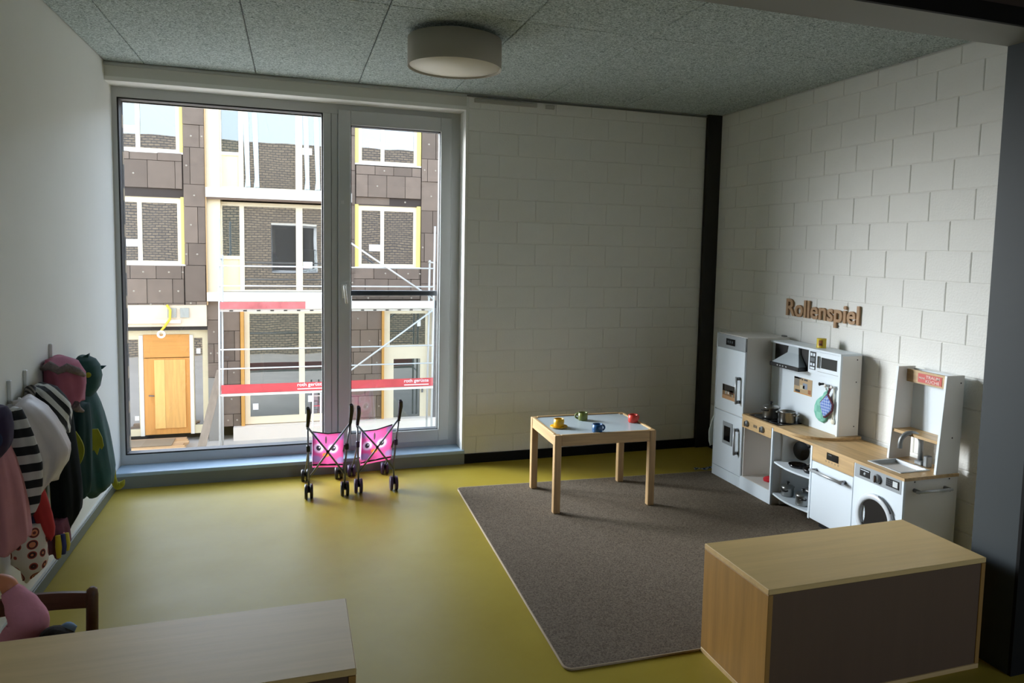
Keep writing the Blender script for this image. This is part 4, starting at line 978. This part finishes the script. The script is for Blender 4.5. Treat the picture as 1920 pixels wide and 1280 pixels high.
sk_ = thing('pink_skirt', (.035, -1.82, .40), 'dull pink tulle skirt hanging below the purple bundle', 'skirt')
part('skirt', loft([(.735, .034, -1.82, .03, .06), (.68, .04, -1.83, .044, .08), (.606, .046, -1.83, .054, .09), (.513, .05, -1.83, .060, .10), (.42, .052, -1.83, .064, .10), (.395, .05, -1.83, .060, .10)], folds=7, amp=.13, wall=.006), M('dull_pink_tulle', (178, 120, 122), .9, var=.08, vscale=10), sk_)
rd = thing('red_pennant', (.1, -1.65, .33), 'red tapered cloth hanging in front of dark clothes', 'cloth')
part('cloth', loft([(.56, .088, -1.655, .020, .022), (.50, .096, -1.655, .027, .024), (.43, .110, -1.655, .029, .024), (.375, .122, -1.655, .026, .022), (.345, .130, -1.655, .016, .016), (.335, .132, -1.655, .007, .01)], folds=3, amp=.08, wall=.01), M('red_cloth', (176, 42, 40), .85, var=.1, vscale=12), rd)
def print_mat():
    mt, nt, p = new_mat('badge_print_fabric'); L = nt.links; tc = nd(nt, 'ShaderNodeTexCoord')
    v = nd(nt, 'ShaderNodeTexVoronoi', Scale=24.0); v.inputs['Randomness'].default_value = .35; L.new(tc.outputs['Object'], v.inputs['Vector'])
    r = nd(nt, 'ShaderNodeValToRGB'); r.color_ramp.interpolation = 'CONSTANT'; e = r.color_ramp.elements
    e[0].position = 0; e[0].color = lin(206, 190, 176); e[1].position = .52; e[1].color = lin(200, 190, 176)
    for pos, c in ((.10, (96, 40, 36)), (.22, (196, 120, 84)), (.33, (60, 30, 30)), (.40, (150, 60, 48)), (.46, (206, 190, 176))):
        q = e.new(pos); q.color = lin(*c)
    L.new(v.outputs['Distance'], r.inputs['Fac']); L.new(r.outputs['Color'], p.inputs['Base Color']); p.inputs['Roughness'].default_value = .9; return mt
pf = thing('printed_apron', (.07, -1.65, .2), 'cream fabric printed with red and brown round badges', 'apron')
part('cloth', loft([(.40, .062, -1.67, .046, .05), (.339, .068, -1.67, .054, .055), (.268, .07, -1.67, .056, .055), (.24, .082, -1.67, .038, .05), (.215, .07, -1.67, .024, .04), (.198, .06, -1.67, .012, .03)], folds=3, amp=.06, wall=.01), print_mat(), pf)
dk = thing('dark_coat', (.08, -1.25, .21), 'almost black coat hanging below the dragon costume', 'coat')
part('coat', loft([(.72, .06, -1.22, .04, .09), (.55, .072, -1.24, .05, .10), (.42, .084, -1.25, .052, .10), (.352, .086, -1.25, .050, .10), (.295, .084, -1.25, .046, .09), (.25, .072, -1.25, .034, .08), (.215, .064, -1.25, .02, .06)], folds=6, amp=.14, wall=.01), M('near_black_cloth', (14, 18, 16), .95, var=.5, vscale=8, spec=.2), dk)
cl = thing('colourful_costume', (.07, -1.34, .15), 'plum costume with pink and yellow tassels near the skirting', 'costume')
part('skirt', loft([(.30, .07, -1.34, .034, .05), (.25, .074, -1.34, .038, .055), (.20, .074, -1.34, .038, .055), (.165, .066, -1.34, .03, .05)], folds=7, amp=.16, wall=.01), M('plum_cloth', (110, 58, 72), .9, var=.3, vscale=14), cl)
for k, (x, c) in enumerate(((.088, (196, 170, 40)), (.102, (52, 58, 110)), (.112, (200, 180, 60)), (.094, (206, 120, 130)))):
    part('tassel', tb([(x, -1.405 + .01 * k, .255), (x + .003, -1.41 + .01 * k, .21), (x + .002, -1.41 + .01 * k, .165 + .01 * k)], [.009, .012, .008], 8), M('tassel_%d' % k, c, .9), cl)
bl_ = thing('blue_dress', (.07, -1.58, .33), 'dark blue dress hanging between the pink skirt and the red cloth', 'dress')
part('dress', loft([(.56, .07, -1.61, .03, .05), (.44, .075, -1.61, .034, .055), (.369, .074, -1.61, .032, .055), (.335, .068, -1.61, .022, .045)], folds=6, amp=.14, wall=.01), M('dark_blue_cloth', (40, 42, 68), .85, var=.25, vscale=10), bl_)

# ================================================================== OUTSIDE: YARD AND BUILDING ACROSS
GZ = -3.8
struct('ground', bx(-20, 22, -40, 40, GZ - .2, GZ), M('pale_gravel_yard', (196, 188, 176), .9, var=.1, vscale=1.5), 'pale gravel yard between the buildings')
FY = 16.0
board_m = [M('insulation_board_%d' % i, c, .85, var=.10, vscale=4, bump=.2, bscale=12) for i, c in enumerate(((122, 106, 92), (112, 97, 84), (130, 113, 98)))]
cream_m = M('cream_window_frame', (242, 228, 196), .55)
white_m = M('white_lintel', (232, 226, 212), .6)
yellow_m = M('yellow_insulation_strip', (244, 222, 124), .7)
paper_m = M('white_paper', (244, 242, 238), .7)
panes = [dark_glass('far_pane_a', (60, 62, 66), .30, .12), dark_glass('far_pane_b', (74, 72, 68), .26, .10), dark_glass('far_pane_c', (58, 68, 64), .24, .12)]
bd = thing('building', (.8, FY, GZ), 'unfinished building clad in brown insulation boards across the yard', 'building')
core = BM()
CW = M('building_core', (70, 60, 54), .9)
for (a, b, c, d) in ((-5.2, -3.39, GZ, 5.4), (4.95, 30, GZ, 5.4)): box(core, a, b, FY, FY + .5, c, d)
box(core, -5.2, 30, FY + .65, FY + .9, GZ, 5.4)
box(core, -3.39, 4.95, FY + .02, FY + .65, 5.25, 5.4)
part('wall', core, CW, bd)
part('eave', bx(-5.4, 30.2, FY - .08, FY + .9, 5.4, 5.5), white_m, bd)
for a, b, z in ((-1.63, -1.13, -.2), (2.45, 2.56, -.3), (4.33, 4.95, -.3), (4.72, 4.95, GZ)): part('pier', bx(a, b, FY + .02, FY + .65, z, 5.25), CW, bd)
for z0, z1 in ((2.5, 3.6), (-.2, .82)):
    part('spandrel', bx(-3.39, -1.63, FY + .02, FY + .65, z0, z1), CW, bd); part('spandrel', bx(2.56, 4.33, FY + .02, FY + .65, z0 if z0 > 0 else -.3, z1), CW, bd)
def boards(x0, x1, z0, z1, heights, length, y=FY, off=0.0):
    z = z1; k = 0
    while z > z0 + .03:
        h = heights[k % len(heights)]; zb = max(z0, z - h)
        x = x0 - ((off + .37 * length * k) % length)
        while x < x1 - .02:
            a, b = max(x, x0), min(x + length, x1)
            if b - a > .03:
                d = random.uniform(-.012, .012)
                bo = part('insulation_board', bx(a + .006, b - .006, y - .035 + d, y + .03, zb + .006, z - .006), random.choice(board_m), bd)
                if random.random() < .4: part('fixing_disc', lt([(0, -.006), (.025, -.006), (.025, 0), (0, 0)], ((a + b) / 2, y - .034 + d, (z + zb) / 2), 'y', 10), M('fixing_pale', (170, 158, 140), .7), bo)
            x += length
        z = zb; k += 1
boards(-3.45, -1.66, 2.72, 3.60, (.2, .72), .62); boards(-3.45, -1.66, 2.52, 2.72, (.2,), 1.0, FY + .06)
boards(-1.64, -1.14, -.2, 5.25, (.92, .56), .62); boards(-3.45, -1.66, -.2, .80, (.34, .62), .58)
boards(-5.2, -3.45, -3.8, 5.38, (.62,), 1.1)
boards(2.44, 2.56, .14, 5.25, (.92,), .62); boards(2.58, 4.33, 2.72, 3.56, (.24, .62), .50); boards(2.58, 4.33, 2.52, 2.72, (.2,), .9, FY + .06)
boards(4.345, 4.95, -.1, 5.25, (.62, .8), .62); boards(2.44, 4.33, -.05, .80, (.3, .5), .62)
boards(4.95, 8.5, -3.8, 5.38, (.62,), 1.1)
boards(-1.15, -.83, -2.1, -.1, (.5, .62), .6, FY + .1); boards(-.82, -.37, -3.45, -.28, (.62, .8), .5, FY + .2); boards(2.40, 3.30, -3.5, -.30, (.62,), .5, FY + .2)
part('plinth_wall', bx(-1.15, -.83, FY + .1, FY + .3, GZ, -2.12), M('grey_plinth', (150, 144, 134), .8), bd)
def far_window(x0, z0, z1, side_strips=(1, 1), paper=True):
    y = FY + .06
    x = x0
    if side_strips[0]: pass
    fx0, fx1 = x0 + .10, x0 + 1.68; c1, c2 = fx0 + .09, fx0 + .59; c3, c4 = c2 + .10, fx1 - .09
    f = BM(); box(f, fx0, fx1, y, y + .09, z0, z0 + .09); box(f, fx0, fx1, y, y + .09, z1 - .16, z1)
    for a, b in ((fx0, c1), (c2, c3), (c4, fx1)): box(f, a, b, y, y + .09, z0 + .09, z1 - .16)
    wv = part('window', f, cream_m, bd)
    part('pane', bx(c1, c2, y + .03, y + .04, z0 + .09, z1 - .16), panes[0], wv); part('pane', bx(c3, c4, y + .03, y + .04, z0 + .09, z1 - .16), panes[0], wv)
    part('insulation_strip', bx(x0, fx0, y - .06, y + .05, z0, z1), yellow_m, wv); part('insulation_strip', bx(fx1, x0 + 1.78, y - .06, y + .05, z0, z1), yellow_m, wv)
    part('outer_sill', bx(x0, x0 + 1.78, y - .09, y, z0 - .03, z0 + .012), white_m, wv)
    if paper: part('paper_sheet', bx(c2 - .30, c2, y + .022, y + .03, z0 + .44, z0 + .62), paper_m, wv)
for x0 in (-3.39, 2.55):
    for z0, z1 in ((.82, 2.52), (3.61, 5.25)): far_window(x0, z0, z1)
# recessed bay with balconies
BY = FY + .22
part('bay_cheek', bx(-1.13, -.80, FY + .05, FY + .65, -.1, 5.25), M('cream_cheek', (238, 222, 186), .6), bd)
part('corner_batten', bx(-1.135, -1.11, FY - .06, FY, -.2, 5.25), M('raw_batten', (196, 160, 112), .7), bd)
for i, (z0, z1) in enumerate(((.135, 2.46), (2.81, 5.2))):
    f = BM()
    box(f, -.80, 2.45, BY, BY + .1, z1 - .1, z1); box(f, -.80, 2.45, BY, BY + .1, z0, z0 + .04)
    for a, b in ((-.80, -.765), (-.355, -.245), (1.04, 1.21), (1.95, 2.12), (2.40, 2.45)): box(f, a, b, BY - .01, BY + .1, z0, z1)
    box(f, -.80, -.30, BY, BY + .1, z0 + .84, z0 + .93)
    wv = part('window', f, cream_m, bd)
    for a, b, c, k in ((-.765, -.355, z0 + .93, 2), (-.245, 1.04, z0 + .04, 1), (1.21, 1.95, z0 + .04, 1), (2.12, 2.40, z0 + .04, 1)): part('pane', bx(a, b, BY + .04, BY + .05, c, z1 - .1), panes[k], wv)
    part('panel', bx(-.765, -.355, BY + .03, BY + .06, z0 + .04, z0 + .84), M('cream_panel', (236, 220, 180), .6), wv)
    part('paper_sheet', bx(1.22, 1.46, BY + .03, BY + .038, z0 + .62 + .35 * i, z0 + .80 + .35 * i), paper_m, wv)
    if i == 1:
        for x in (-.2, .02, 1.28, 1.55): 
            cu = loft([(z1 - .12, x, BY + .02, .05, .008), (z1 - .6, x + .02, BY + .02, .07, .008), (z0 + .3, x + .06, BY + .02, .05, .008), (z0 + .05, x + .05, BY + .02, .07, .008)], seg=16, folds=4, amp=.1)
            part('curtain', cu, M('pale_curtain', (206, 220, 224), .8), wv)
for z0, z1 in ((2.55, 2.79), (-.10, .125)): part('balcony_slab', bx(-1.125, 2.47, FY - .12, FY + .65, z0, z1), white_m, bd)
part('slab_soffit', bx(-1.10, 2.46, FY - .10, FY + .2, 2.50, 2.55), M('soffit_brown', (112, 92, 76), .8), bd)
# ground floor glazing
GY = FY + .22
for (fx, ps, z0, z1) in ((-.27, ((-.14, 1.10), (1.25, 2.25)), -3.43, -.36),):
    f = BM(); box(f, fx, 2.38, GY, GY + .1, z1 - .1, z1); box(f, fx, 2.38, GY, GY + .1, z0, z0 + .2)
    for a, b in ((fx, -.14), (1.10, 1.25), (2.25, 2.38)): box(f, a, b, GY, GY + .1, z0 + .2, z1 - .1)
    wv = part('window', f, cream_m, bd)
    for a, b in ps: part('pane', bx(a, b, GY + .04, GY + .05, z0 + .2, z1 - .1), panes[2], wv)
    part('paper_sheet', bx(-.08, .06, GY + .03, GY + .038, -3.05, -2.88), paper_m, wv); part('paper_sheet', bx(1.33, 1.45, GY + .03, GY + .038, -2.9, -2.72), paper_m, wv)
part('timber_post', bx(-.36, -.275, GY - .1, GY + .1, -3.5, -.3), M('orange_timber', (212, 156, 78), .6), bd)
part('timber_post', bx(3.30, 3.365, GY - .1, GY + .1, -3.6, -.3), MATS['orange_timber'], bd)
part('lintel', bx(-.82, 4.8, GY - .06, GY + .3, -.36, -.10), white_m, bd)
f = BM(); 
for a, b in ((3.365, 3.53), (4.53, 4.72)): box(f, a, b, GY, GY + .1, -3.75, -.36)
box(f, 3.53, 4.53, GY, GY + .1, -.48, -.36); box(f, 3.53, 4.53, GY, GY + .1, -1.77, -1.37); box(f, 3.53, 3.64, GY, GY + .1, -3.75, -1.77); box(f, 4.39, 4.53, GY, GY + .1, -3.75, -1.77); box(f, 3.64, 4.39, GY, GY + .1, -3.75, -3.65)
wv = part('window', f, cream_m, bd)
part('pane', bx(3.53, 4.53, GY + .04, GY + .05, -1.37, -.48), panes[2], wv); part('pane', bx(3.64, 4.39, GY + .04, GY + .05, -3.65, -1.77), panes[2], wv)
part('handle', bx(4.43, 4.47, GY - .04, GY, -2.75, -2.55), grey_tube, wv)
part('paper_sheet', bx(4.30, 4.40, GY + .03, GY + .038, -.85, -.68), paper_m, wv)
part('footing', bx(-.55, 4.8, GY - .25, GY + .3, GZ, -3.45), M('pale_footing', (234, 222, 206), .8), bd)
# entrance
EY = FY + .25
part('entrance_beam', bx(-3.45, -1.15, FY - .02, FY + .4, -.75, -.2), M('raw_plaster_beam', (226, 208, 182), .7, var=.06, vscale=2), bd)
for x in (-3.05, -1.95, -1.66): part('bracket', bx(x - .1, x + .1, FY - .06, FY - .02, -.52, -.28), M('grey_bracket', (168, 168, 158), .6), bd)
part('light_strip', bx(-3.4, -1.75, FY - .08, FY - .02, -.66, -.58), white_m, bd)
part('shadow_gap', bx(-3.45, -1.15, FY + .12, FY + .3, -.86, -.75), M('dark_gap', (52, 48, 46), .7), bd)
f = BM(); 
for a, b in ((-3.45, -3.14), (-2.78, -2.66), (-1.60, -1.49), (-1.29, -1.15)): box(f, a, b, EY, EY + .1, -3.6, -.86)
box(f, -3.14, -2.78, EY, EY + .1, -1.1, -.86); box(f, -1.49, -1.29, EY, EY + .1, -1.08, -.86); box(f, -2.66, -1.60, EY, EY + .1, -.98, -.86); box(f, -3.14, -2.78, EY, EY + .1, -3.6, -3.42); box(f, -1.49, -1.29, EY, EY + .1, -3.6, -3.38)
wv = part('entrance_frame', f, M('entrance_cream', (232, 218, 180), .6), bd)
part('pane', bx(-3.14, -2.78, EY + .04, EY + .05, -3.42, -1.1), panes[0], wv); part('pane', bx(-1.49, -1.29, EY + .04, EY + .05, -3.38, -1.08), panes[0], wv)
part('paper_sheet', bx(-2.9, -2.8, EY + .03, EY + .038, -3.2, -3.08), paper_m, wv); part('paper_sheet', bx(-1.44, -1.34, EY + .03, EY + .038, -1.5, -1.36), paper_m, wv)
part('upper_panel', bx(-2.665, -1.595, EY - .03, EY + .02, -1.57, -.98), wood('orange_ply_panel', (214, 150, 74), 'x', .12, .6, 3), bd)
dr_ = part('door', bx(-2.665, -1.595, EY - .02, EY + .04, -3.58, -1.59), wood('orange_door', (216, 152, 76), 'z', .12, .6, 3), bd)
part('cover_board', bx(-2.42, -2.18, EY - .05, EY - .02, -3.42, -1.63), wood('pale_ply_board', (238, 190, 110), 'z', .08, .6, 3), dr_)
part('cover_board', bx(-2.175, -1.70, EY - .05, EY - .02, -3.42, -1.63), wood('ply_board', (228, 172, 96), 'z', .14, .6, 4), dr_)
part('door_handle', tb([(-2.55, EY - .02, -2.55), (-2.55, EY - .06, -2.55), (-2.43, EY - .06, -2.56)], .014, 8), grey_tube, dr_)
part('door_post', bx(-2.76, -2.67, EY - .04, EY + .06, -3.6, -1.0), white_m, bd); part('door_post', bx(-1.59, -1.505, EY - .04, EY + .06, -3.6, -1.0), white_m, bd)
rl_ = BM(); lathe(rl_, [(.10, -.03), (.10, .03), (.05, .03), (.05, -.03), (.10, -.03)], (-2.19, FY - .12, -.93), 'y', 24)
hs_ = thing('hanging_conduit', (-2.1, FY - .1, -.9), 'yellow conduit with a white ring hanging over the wooden door', 'conduit')
part('conduit', tb([(-2.06, FY - .05, -.20), (-1.98, FY - .1, -.32), (-1.99, FY - .12, -.55), (-2.12, FY - .12, -.75), (-2.19, FY - .12, -.84)], .03, 8), M('yellow_conduit', (238, 206, 60), .5), hs_)
part('white_ring', rl_, white_m, hs_)
lm = thing('round_wall_light', (-3.06, FY - .06, -.73), 'round pale light fitting on the entrance beam', 'light fitting')
part('fitting', lt([(0, -.05), (.07, -.045), (.09, -.02), (.09, 0), (0, 0)], (-3.05, FY - .02, -.73), 'y', 20), M('pale_fitting', (240, 226, 180), .5), lm)
# plank platform, leaning plank
pfm = thing('plank_platform', (-2.35, 15.4, GZ), 'wooden plank platform in front of the entrance door', 'platform')
for k in range(6):
    part('plank', bx(-3.2 + .03 * (k % 2), -1.55 - .05 * (k % 3), 14.75 + .2 * k, 14.935 + .2 * k, -3.66, -3.61), wood('scaffold_plank_%d' % (k % 3), ((206, 168, 124), (196, 156, 110), (186, 150, 112))[k % 3], 'x', .12, .7, 3), pfm)
for x in (-3.0, -1.75): part('bearer', bx(x, x + .1, 14.75, 15.95, GZ, -3.66), MATS['scaffold_plank_0'], pfm)
part('mat', bx(-2.9, -1.9, 15.1, 15.8, -3.605, -3.59), M('grey_brown_mat', (140, 122, 98), .9), pfm)
ln = BM(); a0, a1 = Vector((-1.34, 15.0, GZ)), Vector((-.86, 15.7, -1.85)); dv = (a1 - a0)
prism(ln, [a0, a0 + Vector((.2, 0, 0)), a1 + Vector((.14, 0, 0)), a1 + Vector((-.04, 0, 0))], (0, -.04, .01))
solo('leaning_plank', ln, wood('weathered_plank', (150, 134, 116), 'z', .15, .8, 3), 'grey weathered plank leaning against the building by the scaffold', 'plank')
# scaffold
SY = 14.6
sfm = M('galvanised_tube', (206, 206, 202), .45, metal=.2); redm = M('red_scaffold_board', (206, 74, 78), .6, var=.12, vscale=3); fade = M('faded_red_board', (206, 112, 110), .7, var=.25, vscale=4)
sfd = thing('scaffold', (1.9, 15.0, GZ), 'tube scaffold with red boards in front of the brown building', 'scaffold')
for x, top in ((-.735, 2.0), (4.455, 1.95)):
    part('post', tb([(x - .02, SY, GZ), (x + .03, SY, top)], .026, 10), sfm, sfd); part('post', tb([(x - .02, SY + .75, GZ), (x + .03, SY + .75, top - .9)], .026, 10), sfm, sfd)
    for z in (-.25, 1.0, -2.3): part('cross_tube', tb([(x, SY, z), (x, SY + .75, z)], .02, 8), sfm, sfd)
for z in (.85, .37, -1.18, -1.65, -2.30): part('rail', tb([(-.73, SY - .03, z), (4.46, SY - .03, z)], .018, 8), sfm, sfd)
part('brace', tb([(2.0, SY - .06, 1.70), (4.45, SY - .06, .05)], .022, 8), sfm, sfd)
part('brace', tb([(-.6 + 2.2, SY - .06, -2.32), (4.43, SY - .06, -.25)], .022, 8), sfm, sfd)
part('deck', bx(-.73, 4.45, SY, SY + .75, -.26, -.20), M('deck_metal', (214, 208, 198), .5), sfd)
part('toe_board', bx(-.70, 1.25, SY - .05, SY - .02, -.19, -.02), fade, sfd); part('toe_board', bx(1.255, 4.45, SY - .05, SY - .02, -.19, .0), white_m, sfd)
for k in range(16): part('deck_slot', bx(-.5 + k * .31, -.42 + k * .31, SY - .012, SY, -.25, -.225), M('dark_gap', (52, 48, 46), .7), sfd)
lo1 = part('guard_board', bx(-.70, 1.9, SY - .07, SY - .035, -2.255, -2.045), redm, sfd); lo2 = part('guard_board', bx(1.905, 4.46, SY - .07, SY - .035, -2.25, -2.04), redm, sfd)
part('board_edge', bx(-.70, 4.46, SY - .075, SY - .03, -2.32, -2.262), white_m, sfd)
for lo, x in ((lo1, 1.05), (lo2, 3.70)):
    put_text('lettering', 'roth ger\u00fcste', lo, paper_m, (x, SY - .07, -2.165), (1, 0, 0), (0, 0, 1), .64, .115, .006, .01)
    part('lettering_line', bx(x, x + .64, SY - .076, SY - .07, -2.215, -2.19), paper_m, lo)
lad = thing('step_ladder', (1.5, 15.2, GZ), 'small white ladder standing by the scaffold', 'ladder')
for x in (1.42, 1.62): part('stile', tb([(x, 15.2, GZ), (x + .02, 15.35, -2.45)], .022, 8), white_m, lad)
for k in range(5): part('rung', tb([(1.42, 15.23 + .03 * k, -3.6 + .26 * k), (1.64, 15.23 + .03 * k, -3.6 + .26 * k)], .014, 8), redm if k == 3 else white_m, lad)
